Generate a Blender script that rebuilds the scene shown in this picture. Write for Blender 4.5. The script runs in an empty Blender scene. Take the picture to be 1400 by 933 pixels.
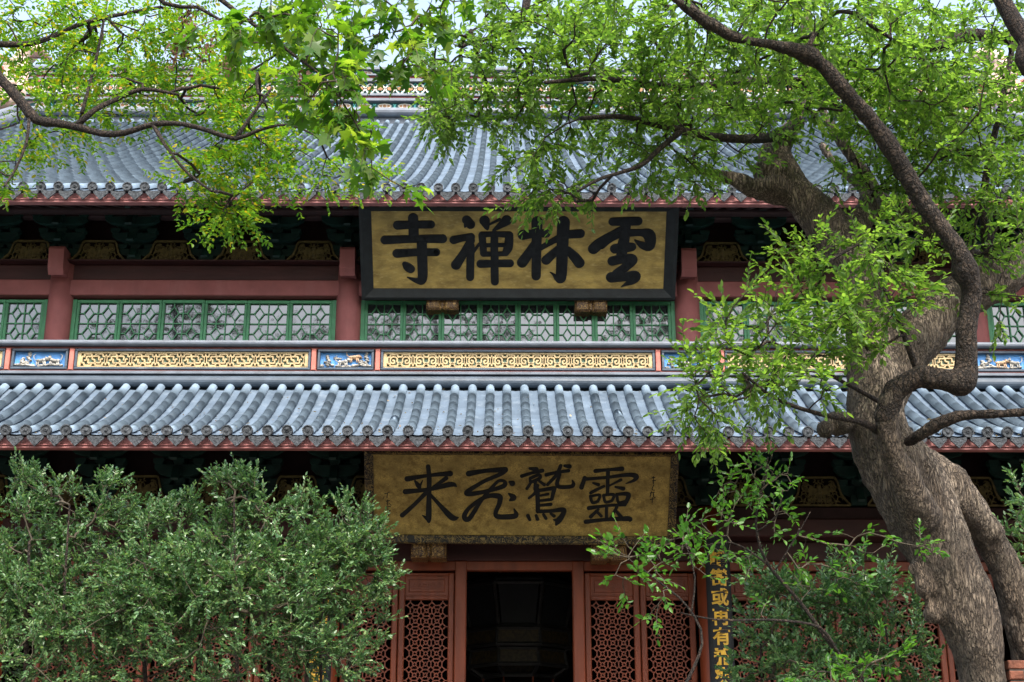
import bpy, math, random
import numpy as np
from mathutils import Vector, noise

random.seed(7); rng = np.random.default_rng(11)
SC = bpy.context.scene; COL = SC.collection
rad = math.radians

# ------------------------------------------------------------------ camera, sky, sun, exposure
CAM_Z = 1.6; FPX = 1944.0; PITCH = rad(19.0); YAW = rad(0.47)
cd = bpy.data.cameras.new('camera'); cam = bpy.data.objects.new('camera', cd); COL.objects.link(cam)
cd.sensor_width = 36; cd.lens = FPX / 1400 * 36; cd.clip_end = 2000; cd.clip_start = .05
cam.location = (0, 0, CAM_Z); cam.rotation_euler = (rad(90) + PITCH, 0, -YAW)
SC.camera = cam

SUN_EL = rad(52); SUN_AZ = rad(166)          # compass azimuth, +Y is north: the sun stands behind and left of the viewer, high
w = bpy.data.worlds.new('World'); SC.world = w; w.use_nodes = True
nt = w.node_tree; nt.nodes.clear()
sky = nt.nodes.new('ShaderNodeTexSky'); sky.sky_type = 'NISHITA'; sky.sun_disc = False
sky.sun_elevation = SUN_EL; sky.sun_rotation = SUN_AZ; sky.air_density = 1.2; sky.dust_density = 3.5; sky.ozone_density = 1.0
hs = nt.nodes.new('ShaderNodeHueSaturation'); hs.inputs['Saturation'].default_value = .75
bg = nt.nodes.new('ShaderNodeBackground'); bg.inputs['Strength'].default_value = .15
wo = nt.nodes.new('ShaderNodeOutputWorld')
nt.links.new(sky.outputs[0], hs.inputs['Color']); nt.links.new(hs.outputs[0], bg.inputs['Color']); nt.links.new(bg.outputs[0], wo.inputs['Surface'])
sd = bpy.data.lights.new('sun', 'SUN'); sun = bpy.data.objects.new('sun', sd); COL.objects.link(sun)
sd.energy = 1.5; sd.angle = rad(11); sd.color = (1, .95, .87)
sv = Vector((math.sin(SUN_AZ) * math.cos(SUN_EL), math.cos(SUN_AZ) * math.cos(SUN_EL), math.sin(SUN_EL)))
sun.rotation_euler = sv.to_track_quat('Z', 'Y').to_euler(); sun.location = (0, -10, 40)
SC.view_settings.view_transform = 'Standard'; SC.view_settings.look = 'None'
SC.view_settings.exposure = 1.7; SC.view_settings.gamma = 1

# ------------------------------------------------------------------ photo pixel -> point at distance Y
F_ = np.array((math.sin(YAW) * math.cos(PITCH), math.cos(YAW) * math.cos(PITCH), math.sin(PITCH)))
R_ = np.array((math.cos(YAW), -math.sin(YAW), 0.)); U_ = np.cross(R_, F_)
CAM = np.array((0, 0, CAM_Z))
def ray(px, py): return F_ + (px - 700) / FPX * R_ + (466.5 - py) / FPX * U_
def P(px, py, Y):
    d = ray(px, py); return CAM + d * (Y / d[1])
def ppm(px, py, Y):                            # metres per photo pixel there
    return float(np.dot(P(px, py, Y) - CAM, F_)) / FPX
def X_(px, Y, py=440): return float(P(px, py, Y)[0])
def Z_(py, Y): return float(P(700, py, Y)[2])

# ------------------------------------------------------------------ materials
def mat(name, col, rough=.7, var=.25, scale=6., col2=None, bump=0., bscale=40., metallic=0., stretch=(1, 1, 1), ior=1.45, detail=6., lo=.35, hi=.65):
    m = bpy.data.materials.new(name); m.use_nodes = True; n = m.node_tree; b = n.nodes['Principled BSDF']
    b.inputs['Roughness'].default_value = rough; b.inputs['Metallic'].default_value = metallic; b.inputs['IOR'].default_value = ior
    tc = n.nodes.new('ShaderNodeTexCoord'); mp = n.nodes.new('ShaderNodeMapping'); mp.inputs['Scale'].default_value = stretch
    n.links.new(tc.outputs['Object'], mp.inputs['Vector'])
    no = n.nodes.new('ShaderNodeTexNoise'); no.inputs['Scale'].default_value = scale; no.inputs['Detail'].default_value = detail
    n.links.new(mp.outputs[0], no.inputs['Vector'])
    r = n.nodes.new('ShaderNodeValToRGB'); n.links.new(no.outputs[0], r.inputs['Fac'])
    c2 = col2 if col2 else tuple(min(1, c * (1 + var)) for c in col)
    c1 = col if col2 else tuple(c * (1 - var) for c in col)
    e = r.color_ramp.elements; e[0].position = lo; e[1].position = hi
    e[0].color = (*c1, 1); e[1].color = (*c2, 1)
    n.links.new(r.outputs[0], b.inputs['Base Color'])
    if bump:
        n2 = n.nodes.new('ShaderNodeTexNoise'); n2.inputs['Scale'].default_value = bscale; n2.inputs['Detail'].default_value = 6
        n.links.new(mp.outputs[0], n2.inputs['Vector'])
        bp = n.nodes.new('ShaderNodeBump'); bp.inputs['Strength'].default_value = bump; bp.inputs['Distance'].default_value = .02 if bump < .95 else .06
        n.links.new(n2.outputs[0], bp.inputs['Height']); n.links.new(bp.outputs[0], b.inputs['Normal'])
    return m

def stain(m, col, scale=9., lo=.58, hi=.68, stretch=(1, 1, 1), amount=1.0):
    """patches of dirt, lichen or bare wood with a shape of their own over a material's colour"""
    n = m.node_tree; b = n.nodes['Principled BSDF']; src = b.inputs['Base Color'].links[0].from_socket
    tc = n.nodes.new('ShaderNodeTexCoord'); mp = n.nodes.new('ShaderNodeMapping'); mp.inputs['Scale'].default_value = stretch; mp.inputs['Location'].default_value = (3.1, 1.7, 5.3)
    n.links.new(tc.outputs['Object'], mp.inputs['Vector'])
    no = n.nodes.new('ShaderNodeTexNoise'); no.inputs['Scale'].default_value = scale; no.inputs['Detail'].default_value = 9; no.inputs['Roughness'].default_value = .65
    n.links.new(mp.outputs[0], no.inputs['Vector'])
    r = n.nodes.new('ShaderNodeValToRGB'); e = r.color_ramp.elements; e[0].position = lo; e[1].position = hi
    e[0].color = (0, 0, 0, 1); e[1].color = (amount,) * 3 + (1,)
    n.links.new(no.outputs[0], r.inputs['Fac'])
    mx = n.nodes.new('ShaderNodeMix'); mx.data_type = 'RGBA'
    n.links.new(r.outputs[0], mx.inputs['Factor']); n.links.new(src, mx.inputs['A']); mx.inputs['B'].default_value = (*col, 1)
    n.links.new(mx.outputs['Result'], b.inputs['Base Color'])
    return m

def leafmat(name, c1, c2, trans=.35, rough=.42, tcol=None, c3=None):
    m = bpy.data.materials.new(name); m.use_nodes = True; n = m.node_tree; b = n.nodes['Principled BSDF']
    g = n.nodes.new('ShaderNodeNewGeometry'); r = n.nodes.new('ShaderNodeValToRGB')
    e = r.color_ramp.elements; e[0].color = (*c1, 1); e[1].color = (*c2, 1); e[0].position = .1; e[1].position = .9
    if c3:
        e[1].position = .82; x = e.new(.97); x.color = (*c3, 1)
    n.links.new(g.outputs['Random Per Island'], r.inputs['Fac'])
    n.links.new(r.outputs[0], b.inputs['Base Color']); b.inputs['Roughness'].default_value = rough
    t = n.nodes.new('ShaderNodeBsdfTranslucent')
    mm = n.nodes.new('ShaderNodeMix'); mm.data_type = 'RGBA'; mm.blend_type = 'MULTIPLY'; mm.inputs['Factor'].default_value = 1
    n.links.new(r.outputs[0], mm.inputs['A']); mm.inputs['B'].default_value = (*(tcol or (2.2, 2.0, .8)), 1)
    n.links.new(mm.outputs['Result'], t.inputs['Color'])
    ms = n.nodes.new('ShaderNodeMixShader'); ms.inputs[0].default_value = trans
    out = n.nodes['Material Output']
    n.links.new(b.outputs[0], ms.inputs[1]); n.links.new(t.outputs[0], ms.inputs[2]); n.links.new(ms.outputs[0], out.inputs['Surface'])
    return m

M = {}
M['tile'] = stain(mat('grey_tile', (.108, .146, .192), .85, .18, 2.2, bump=.12, bscale=30), (.22, .27, .32), 5, .52, .72, amount=.5)
M['tube'] = stain(stain(mat('grey_tube_tile', (.190, .252, .315), .85, .18, 3.5, bump=.08, bscale=26), (.33, .37, .40), 14, .62, .72, amount=.6), (.13, .15, .17), 7, .6, .78, amount=.5)
for k_ in ('tile', 'tube'): M[k_].node_tree.nodes['Principled BSDF'].inputs['IOR'].default_value = 1.25
M['tile_end'] = mat('dark_tile_end', (.05, .056, .062), .85, .5, 30, bump=.9, bscale=70)
M['grey_trim'] = stain(mat('grey_lime_trim', (.145, .165, .195), .6, .15, 5, bump=.15), (.10, .10, .10), 8, .55, .7, stretch=(.3, 1, 1), amount=.6)
M['dark_trim'] = stain(mat('dark_slate_trim', (.06, .08, .105), .45, .2, 5, bump=.15), (.2, .21, .22), 8, .6, .75, stretch=(.3, 1, 1), amount=.5)
M['eave_red'] = stain(stain(mat('faded_red_eave', (.34, .135, .125), .65, .2, 7, bump=.1), (.42, .36, .33), 14, .63, .72, stretch=(2, 1, .6), amount=.7), (.10, .10, .06), 20, .66, .74, amount=.8)
M['wall_red'] = stain(stain(mat('matt_red_wall', (.25, .080, .074), .75, .1, 4, bump=.05), (.34, .15, .14), 3, .5, .75, stretch=(1, 1, .25), amount=.4), (.12, .05, .045), 9, .62, .75, stretch=(1, 1, .12), amount=.5)
M['maroon'] = mat('dark_maroon_wood', (.042, .011, .010), .6, .25, 6, stretch=(.25, 1, 1), bump=.1)
M['door_red'] = mat('red_door_wood', (.175, .034, .010), .45, .2, 8, stretch=(1, 1, .2), bump=.08)
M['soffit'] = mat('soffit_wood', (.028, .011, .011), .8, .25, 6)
M['green'] = mat('window_green', (.045, .20, .085), .5, .18, 7, bump=.06)
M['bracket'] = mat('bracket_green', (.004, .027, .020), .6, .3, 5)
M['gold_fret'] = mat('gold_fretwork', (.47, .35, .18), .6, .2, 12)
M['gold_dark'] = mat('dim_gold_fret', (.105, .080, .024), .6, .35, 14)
M['post_pink'] = mat('pink_post', (.50, .16, .12), .65, .15, 9)
M['strip_red'] = mat('dark_red_strip', (.20, .055, .045), .65, .2, 9)
M['blue'] = mat('relief_blue', (.085, .27, .60), .6, .2, 6)
M['relief_grey'] = mat('relief_grey', (.36, .34, .30), .7, .45, 16, bump=.3)
M['relief_tan'] = mat('relief_tan', (.50, .33, .20), .7, .3, 16)
M['backing'] = mat('fret_backing', (.10, .16, .12), .7, .5, 12)
M['glass'] = mat('window_glass', (.03, .036, .038), .02, .3, 2, ior=2.0, bump=.03, bscale=3)
M['black'] = mat('black_lacquer', (.010, .011, .012), .65, .3, 10, bump=.05)
M['frame_black'] = stain(mat('weathered_black_frame', (.013, .016, .017), .5, .3, 8, bump=.15), (.045, .05, .05), 16, .58, .75, stretch=(.4, 1, 1), amount=.5)
M['ink'] = mat('black_lettering', (.008, .009, .01), .5, .4, 14, bump=.1)
M['gold_up'] = stain(stain(mat('aged_gold_leaf', (.47, .325, .090), .5, .28, 5, metallic=.15, bump=.12, bscale=50, stretch=(.6, 1, 1)), (.24, .155, .042), 7, .46, .64, stretch=(.5, 1, 1.4), amount=.75), (.62, .47, .18), 26, .54, .66, stretch=(.35, 1, 1.6), amount=.6)
M['gold_low'] = stain(stain(mat('dark_gold_leaf', (.46, .325, .090), .5, .28, 6, metallic=.15, bump=.15, bscale=60, stretch=(.6, 1, 1)), (.22, .14, .032), 11, .48, .64, amount=.85), (.05, .036, .014), 40, .60, .66, amount=.8)
M['gold_letter'] = mat('gold_letter', (.62, .36, .035), .45, .2, 10, metallic=.2)
M['bark'] = stain(stain(stain(mat('camphor_bark', (.18, .135, .095), .9, .3, 5, bump=1.0, bscale=30, stretch=(1.4, 1.4, .30)), (.42, .34, .255), 3.2, .46, .66, stretch=(1, 1, .5), amount=.75), (.035, .026, .020), 46, .50, .62, stretch=(1.5, 1.5, .20), amount=.85), (.048, .042, .030), 1.6, .50, .66, amount=.85)
M['bark_dark'] = stain(mat('dark_branch_bark', (.042, .028, .019), .9, .4, 18, bump=.9, bscale=45), (.10, .085, .06), 22, .6, .72, amount=.6)
M['twig'] = mat('twig_bark', (.07, .055, .035), .85, .4, 30)
M['twig_pale'] = mat('pale_twig_bark', (.15, .11, .07), .85, .4, 30)
M['brick'] = mat('red_brick', (.17, .062, .036), .9, .35, 14, bump=.5)
M['mortar'] = mat('mortar', (.07, .06, .05), .95, .2, 10)
M['paving'] = mat('stone_paving', (.10, .097, .09), .85, .25, 2, bump=.3)
M['soil'] = mat('soil', (.06, .045, .03), .95, .4, 3, bump=.5)
M['teal'] = mat('ridge_teal', (.02, .10, .11), .6, .3, 4)
M['cyan'] = mat('ridge_cyan', (.10, .45, .42), .6, .2, 6)
M['cream'] = mat('ridge_cream', (.55, .53, .47), .65, .12, 6)
M['ochre'] = mat('ridge_ochre', (.30, .15, .06), .65, .3, 6)
M['ridge_red'] = mat('ridge_red', (.28, .06, .055), .65, .2, 6)
M['ornament'] = mat('ridge_ornament', (.62, .36, .30), .65, .35, 5, col2=(.7, .6, .5))
M['iron'] = mat('dark_iron', (.02, .02, .02), .5, .3, 10)
M['gold_dim'] = mat('dim_gilt', (.012, .008, .003), .6, .5, 20, col2=(.05, .034, .012))
M['lantern_pane'] = mat('lantern_pane', (.008, .010, .012), .7, .2, 4)
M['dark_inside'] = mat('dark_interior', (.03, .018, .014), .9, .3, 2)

def crackle(m, scale, stretch, dark, depth=.05, width=.16):
    n = m.node_tree; b = n.nodes['Principled BSDF']; src = b.inputs['Base Color'].links[0].from_socket
    tc = n.nodes.new('ShaderNodeTexCoord'); mp = n.nodes.new('ShaderNodeMapping'); mp.inputs['Scale'].default_value = stretch
    n.links.new(tc.outputs['Object'], mp.inputs['Vector'])
    wv = n.nodes.new('ShaderNodeTexNoise'); wv.inputs['Scale'].default_value = scale * .5; wv.inputs['Detail'].default_value = 4
    n.links.new(mp.outputs[0], wv.inputs['Vector'])
    ad = n.nodes.new('ShaderNodeMix'); ad.data_type = 'RGBA'; ad.blend_type = 'ADD'; ad.inputs['Factor'].default_value = .16
    n.links.new(mp.outputs[0], ad.inputs['A']); n.links.new(wv.outputs['Color'], ad.inputs['B'])
    vo = n.nodes.new('ShaderNodeTexVoronoi'); vo.feature = 'DISTANCE_TO_EDGE'; vo.inputs['Scale'].default_value = scale
    n.links.new(ad.outputs['Result'], vo.inputs['Vector'])
    r = n.nodes.new('ShaderNodeValToRGB'); e = r.color_ramp.elements; e[0].position = .02; e[1].position = width
    e[0].color = (1, 1, 1, 1); e[1].color = (0, 0, 0, 1); n.links.new(vo.outputs['Distance'], r.inputs['Fac'])
    mx = n.nodes.new('ShaderNodeMix'); mx.data_type = 'RGBA'; mx.inputs['B'].default_value = (*dark, 1)
    n.links.new(r.outputs[0], mx.inputs['Factor']); n.links.new(src, mx.inputs['A']); n.links.new(mx.outputs['Result'], b.inputs['Base Color'])
    old = b.inputs['Normal'].links[0].from_node; bp = n.nodes.new('ShaderNodeBump'); bp.inputs['Strength'].default_value = .9; bp.inputs['Distance'].default_value = depth; bp.invert = True
    n.links.new(r.outputs[0], bp.inputs['Height']); n.links.new(old.outputs[0], bp.inputs['Normal']); n.links.new(bp.outputs[0], b.inputs['Normal'])
    return m
M['bark_snake'] = stain(mat('dark_limb_bark', (.060, .042, .029), .9, .35, 9, bump=1.0, bscale=34), (.13, .105, .075), 6, .55, .72, amount=.6)
crackle(M['bark_snake'], 24, (1.2, 1.2, .6), (.02, .015, .011), .02)
crackle(M['gold_low'], 26, (1, 1.2, 1), (.27, .19, .055), .001, .06)
crackle(M['bark'], 24, (1.6, 1.6, .26), (.085, .064, .047), .03)
crackle(M['bark_dark'], 30, (1.3, 1.3, .6), (.018, .013, .010), .02)
# frame of the lower board: gilt scrolls on black
def giltscroll(name, gold, dark, scale):
    m = bpy.data.materials.new(name); m.use_nodes = True; n = m.node_tree; b = n.nodes['Principled BSDF']
    tc = n.nodes.new('ShaderNodeTexCoord'); vo = n.nodes.new('ShaderNodeTexNoise'); vo.inputs['Scale'].default_value = scale; vo.inputs['Detail'].default_value = 2; vo.inputs['Distortion'].default_value = 2.2
    n.links.new(tc.outputs['Object'], vo.inputs['Vector'])
    r = n.nodes.new('ShaderNodeValToRGB'); e = r.color_ramp.elements
    e[0].position = .40; e[0].color = (*dark, 1); e[1].position = .44; e[1].color = (*gold, 1)
    for p, c in ((.47, gold), (.50, dark), (.57, dark), (.60, gold), (.63, dark)):
        x = e.new(p); x.color = (*c, 1)
    n.links.new(vo.outputs[0], r.inputs['Fac']); n.links.new(r.outputs[0], b.inputs['Base Color']); b.inputs['Roughness'].default_value = .45
    bp = n.nodes.new('ShaderNodeBump'); bp.inputs['Strength'].default_value = .6; bp.inputs['Distance'].default_value = .02
    n.links.new(r.outputs[0], bp.inputs['Height']); n.links.new(bp.outputs[0], b.inputs['Normal'])
    return m
M['gilt'] = giltscroll('gilt_scroll_frame', (.27, .185, .055), (.005, .004, .004), 7)
M['gilt_block'] = giltscroll('gilt_carved_block', (.42, .25, .07), (.035, .010, .006), 13)

# ------------------------------------------------------------------ mesh helpers
class MB:
    def __init__(s): s.v = []; s.f = []; s.m = []
    def add(s, vs, fs, mi=0):
        o = len(s.v); s.v.extend([tuple(map(float, v)) for v in vs]); s.f.extend([tuple(i + o for i in f) for f in fs]); s.m.extend([mi] * len(fs))
    def box(s, x0, x1, y0, y1, z0, z1, mi=0):
        s.add([(x0, y0, z0), (x1, y0, z0), (x1, y1, z0), (x0, y1, z0), (x0, y0, z1), (x1, y0, z1), (x1, y1, z1), (x0, y1, z1)],
              [(0, 3, 2, 1), (4, 5, 6, 7), (0, 1, 5, 4), (1, 2, 6, 5), (2, 3, 7, 6), (3, 0, 4, 7)], mi)
    def bbox(s, x0, x1, y0, y1, z0, z1, b=.01, mi=0):   # box with its front edges bevelled
        s.add([(x0, y1, z0), (x1, y1, z0), (x1, y1, z1), (x0, y1, z1),
               (x0, y0 + b, z0), (x1, y0 + b, z0), (x1, y0 + b, z1), (x0, y0 + b, z1),
               (x0 + b, y0, z0 + b), (x1 - b, y0, z0 + b), (x1 - b, y0, z1 - b), (x0 + b, y0, z1 - b)],
              [(3, 2, 1, 0), (0, 1, 5, 4), (1, 2, 6, 5), (2, 3, 7, 6), (3, 0, 4, 7), (4, 5, 9, 8), (5, 6, 10, 9), (6, 7, 11, 10), (7, 4, 8, 11), (8, 9, 10, 11)], mi)
    def bar(s, a, b, wd, y0, y1, mi=0):                 # flat bar in the XZ plane from a to b, from depth y0 (front) to y1
        ax, az = a; bx, bz = b; dx, dz = bx - ax, bz - az; L = math.hypot(dx, dz) or 1e-6
        nx, nz = -dz / L * wd / 2, dx / L * wd / 2
        c = [(ax + nx, az + nz), (bx + nx, bz + nz), (bx - nx, bz - nz), (ax - nx, az - nz)]
        s.prism(c, y0, y1, mi)
    def prism(s, poly, y0, y1, mi=0):                   # polygon in XZ extruded along Y
        n = len(poly)
        vs = [(x, y0, z) for x, z in poly] + [(x, y1, z) for x, z in poly]
        fs = [tuple(range(n)), tuple(range(2 * n - 1, n - 1, -1))] + [(i, i + n, (i + 1) % n + n, (i + 1) % n) for i in range(n)]
        s.add(vs, fs, mi)
    def prismx(s, poly, x0, x1, mi=0):                  # polygon in YZ extruded along X
        n = len(poly)
        vs = [(x0, y, z) for y, z in poly] + [(x1, y, z) for y, z in poly]
        fs = [tuple(range(n)), tuple(range(2 * n - 1, n - 1, -1))] + [(i, i + n, (i + 1) % n + n, (i + 1) % n) for i in range(n)]
        s.add(vs, fs, mi)
    def ring(s, cx, cz, r, wd, y0, y1, n=14, mi=0, a0=0, a1=2 * math.pi):
        k = n if a1 - a0 > 6.28 else n
        for i in range(k):
            p, q = a0 + (a1 - a0) * i / k, a0 + (a1 - a0) * (i + 1) / k
            s.bar((cx + r * math.cos(p), cz + r * math.sin(p)), (cx + r * math.cos(q), cz + r * math.sin(q)), wd, y0, y1 + random.random() * .001, mi)
    def tube(s, pts, rs, seg=8, mi=0, cap=True):
        pts = [Vector(p) for p in pts]; n = len(pts)
        o = len(s.v); prev = None
        for i, p in enumerate(pts):
            t = (pts[min(i + 1, n - 1)] - pts[max(i - 1, 0)])
            t = t.normalized() if t.length > 1e-9 else Vector((0, 0, 1))
            if prev is None:
                a = Vector((0, 0, 1)) if abs(t.z) < .9 else Vector((1, 0, 0)); u = t.cross(a).normalized()
            else:
                u = (prev - t * prev.dot(t)); u = u.normalized() if u.length > 1e-6 else t.orthogonal().normalized()
            prev = u; v = t.cross(u); r = rs[i] if hasattr(rs, '__len__') else rs
            for k in range(seg):
                a = 2 * math.pi * k / seg; q = p + (u * math.cos(a) + v * math.sin(a)) * r; s.v.append((q.x, q.y, q.z))
        for i in range(n - 1):
            for k in range(seg):
                k2 = (k + 1) % seg; s.f.append((o + i * seg + k, o + i * seg + k2, o + (i + 1) * seg + k2, o + (i + 1) * seg + k)); s.m.append(mi)
        if cap:
            s.f.append(tuple(o + k for k in range(seg))[::-1]); s.m.append(mi)
            s.f.append(tuple(o + (n - 1) * seg + k for k in range(seg))); s.m.append(mi)
    def blob(s, c, r, mi=0, seg=8, rings=5, jit=0.):
        o = len(s.v)
        for i in range(rings + 1):
            th = math.pi * i / rings
            for k in range(seg):
                ph = 2 * math.pi * k / seg; j = 1 + jit * (random.random() - .5)
                s.v.append((c[0] + r[0] * j * math.sin(th) * math.cos(ph), c[1] + r[1] * j * math.sin(th) * math.sin(ph), c[2] + r[2] * j * math.cos(th)))
        for i in range(rings):
            for k in range(seg):
                k2 = (k + 1) % seg; s.f.append((o + i * seg + k, o + (i + 1) * seg + k, o + (i + 1) * seg + k2, o + i * seg + k2)); s.m.append(mi)
    def build(s, name, mats, parent=None, smooth=False):
        me = bpy.data.meshes.new(name); me.from_pydata(s.v, [], s.f)
        if not isinstance(mats, (list, tuple)): mats = [mats]
        for m in mats: me.materials.append(m)
        if len(mats) > 1: me.polygons.foreach_set('material_index', s.m)
        if smooth: me.polygons.foreach_set('use_smooth', [True] * len(s.f))
        me.validate(); me.update()
        o = bpy.data.objects.new(name, me); COL.objects.link(o)
        if parent: o.parent = parent
        return o

def npmesh(name, V, Fq, material, parent=None, smooth=False):
    """vertices (n,3) and an int array of same-sided faces"""
    me = bpy.data.meshes.new(name); k = Fq.shape[1]
    me.vertices.add(len(V)); me.vertices.foreach_set('co', V.astype(np.float32).ravel())
    me.loops.add(Fq.size); me.loops.foreach_set('vertex_index', Fq.astype(np.int32).ravel())
    me.polygons.add(len(Fq)); me.polygons.foreach_set('loop_start', np.arange(len(Fq), dtype=np.int32) * k)
    me.materials.append(material); me.update(calc_edges=True); me.validate()
    if smooth: me.polygons.foreach_set('use_smooth', [True] * len(Fq))
    o = bpy.data.objects.new(name, me); COL.objects.link(o)
    if parent: o.parent = parent
    return o

def thing(name, label, cat, loc=(0, 0, 0), group=None):
    o = bpy.data.objects.new(name, None); COL.objects.link(o); o.location = loc; o.empty_display_size = .3
    o['label'] = label; o['category'] = cat
    if group: o['group'] = group
    return o
def tag(o, label, cat, group=None):
    o['label'] = label; o['category'] = cat
    if group: o['group'] = group
    return o
def struct(o): o['kind'] = 'structure'; return o
def adopt(root):
    """children were built in world coordinates: keep them where they are"""
    for c in root.children: c.location = c.location - root.location
def dup(o, parent, loc=None):
    c = o.copy(); COL.objects.link(c); c.parent = parent
    if loc is not None: c.location = loc
    for ch in o.children:
        d = ch.copy(); COL.objects.link(d); d.parent = c
    return c

# ------------------------------------------------------------------ ground
g = MB(); g.add([(-400, -400, 0), (400, -400, 0), (400, 400, 0), (-400, 400, 0)], [(0, 1, 2, 3)]); struct(g.build('ground', M['soil']))
g = MB()
for i in range(-14, 14):
    for j in range(-10, 14):
        z = .004 + random.random() * .008
        g.bbox(i * .9 + .006, i * .9 + .894, j * 1.0 + .006, j * 1.0 + .994, -.05, z, .004)
struct(g.build('courtyard', M['paving']))

# ================================================================== THE HALL
XC = .26                                            # centre line of the hall
COLX = [XC + s * d for d in (14.6, 11.0, 6.99, 2.59) for s in (-1, 1)]; COLX.sort()
hall = thing('temple_hall', 'two-storey red temple hall with grey tiled double eaves and green lattice windows', 'temple', (XC, 20, 0))
def part(mb, name, m, smooth=False): return mb.build(name, m, hall, smooth)

# ---- terrace (stone base)
b = MB(); b.bbox(-17, 17.5, 16.6, 40, -.1, 1.15, .05); part(b, 'stone_base', M['paving'])

# ---- roofs
def prof(s, a): return a * s + (1 - a) * s * s
def make_roof(y0, z0, y1, z1, a, halfw, pitch, rr, limit, name, nseg, cols=None):
    """pan surface as one wavy sheet, round tube tiles on top, round and pointed tile ends along the eave"""
    pan = MB(); tubes = MB(); ends = MB()
    def pos(x, s, up=0.):
        return (x, y0 + (y1 - y0) * s, z0 + (z1 - z0) * prof(s, a) + up)
    n = int(halfw / pitch)
    for k in range(-n, n + 1):
        x = XC + (k + .5) * pitch - .045
        L = limit(x - XC)
        if L <= .02: continue
        jx = random.uniform(-.006, .006); jz = random.uniform(-.004, .004)
        # tube: rows of short half-round tiles, each a little wider at its lower end
        ns = max(3, int(nseg * L)); o = len(tubes.v); sg = 7; rows = []
        for i in range(ns):
            sA = L * i / ns; sB = L * (i + 1) / ns + .1 / ns
            for s_, rk in ((sA, rr * 1.022), (min(sB, 1), rr * .98)):
                rows.append((s_, rk * random.uniform(.985, 1.015)))
        for s_, rk in rows:
            c = pos(x + jx, s_, .012 + jz)
            sl = math.atan2((z1 - z0) * (a + 2 * (1 - a) * s_), (y1 - y0))
            for q in range(sg):
                an = math.pi * q / (sg - 1)
                dx, dn = rk * math.cos(an), rk * math.sin(an) * 1.05
                tubes.v.append((c[0] + dx, c[1] - dn * math.sin(sl), c[2] + dn * math.cos(sl)))
        for i in range(len(rows) - 1):
            for q in range(sg - 1):
                tubes.f.append((o + i * sg + q, o + i * sg + q + 1, o + (i + 1) * sg + q + 1, o + (i + 1) * sg + q)); tubes.m.append(0)
        # round tile end: rim, recessed field, boss
        ex, ey, ez = pos(x + jx, 0, .032)
        ey -= .05; R = rr * 1.14; ns_ = 14; o = len(ends.v)
        tilt = random.uniform(-.012, .012)
        for r_, dy in ((R, .05), (R, 0), (R * .82, 0), (R * .78, .012), (R * .36, .012), (R * .30, 0), (R * .05, -.004)):
            for q in range(ns_):
                an = 2 * math.pi * q / ns_; ends.v.append((ex + r_ * math.cos(an), ey + dy + tilt * math.sin(an), ez + r_ * math.sin(an)))
        for i in range(6):
            for q in range(ns_):
                q2 = (q + 1) % ns_; ends.f.append((o + i * ns_ + q, o + i * ns_ + q2, o + (i + 1) * ns_ + q2, o + (i + 1) * ns_ + q)); ends.m.append(0)
        ends.f.append(tuple(o + 6 * ns_ + q for q in range(ns_))); ends.m.append(0)
        # pan trough to the right of this tube, overlapping courses
        xa, xb = x, x + pitch
        L2 = min(limit(xa - XC), limit(xb - XC))
        if L2 <= .02: continue
        npn = max(4, int(nseg * 1.3 * L2)); o = len(pan.v); rows = []
        for i in range(npn):
            rows.append((L2 * i / npn, .010)); rows.append((L2 * (i + .97) / npn, -.004))
        for s_, up in rows:
            u2 = up + random.uniform(-.003, .003)
            for q in range(5):
                t = q / 4; dip = -.030 * (1 - (2 * t - 1) ** 2)
                pan.v.append(pos(xa + (xb - xa) * t, min(s_, 1), dip + u2))
        for i in range(len(rows) - 1):
            for q in range(4):
                pan.f.append((o + i * 5 + q, o + i * 5 + q + 1, o + (i + 1) * 5 + q + 1, o + (i + 1) * 5 + q)); pan.m.append(0)
        # pointed drip tile
        cx = x + pitch / 2; _, py, pz = pos(cx, 0); py -= .035 + random.uniform(0, .008)
        hw = pitch * .43; dr = pz - .045 + random.uniform(-.006, .006); h = pitch * .52
        poly = [(cx - hw, dr + .022), (cx - hw * .5, dr + .006), (cx, dr), (cx + hw * .5, dr + .006), (cx + hw, dr + .022),
                (cx + hw * .94, dr - h * .25), (cx + hw * .62, dr - h * .5), (cx + hw * .3, dr - h * .78), (cx, dr - h * 1.0), (cx - hw * .3, dr - h * .78), (cx - hw * .62, dr - h * .5), (cx - hw * .94, dr - h * .25)]
        ends.prism(poly[::-1], py, py + .025)
    r = pan.build(name, M['tile'], hall, True)
    tubes.build('tube_tiles', M['tube'], r, True)
    ends.build('tile_ends', M['tile_end'], r)
    return r

PIT = .2475
EY1, EZ1, TY1, TZ1 = 17.0, 6.235, 19.52, 7.60         # lower eave and its upper edge
EY2, EZ2, TY2, TZ2 = 18.6, 10.285, 32.4, 18.66        # upper eave and ridge
low = make_roof(EY1, EZ1, TY1, TZ1, .66, 17.0, PIT, .061, lambda dx: 1.0, 'lower_roof', 7)
def up_lim(dx):
    d = abs(dx)
    if d < 12.35: return 1.0
    return max(0., .34 * (16.6 - d) / (16.6 - 12.35))
upr = make_roof(EY2, EZ2, TY2, TZ2, .84, 16.5, PIT, .061, up_lim, 'upper_roof', 20)
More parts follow.
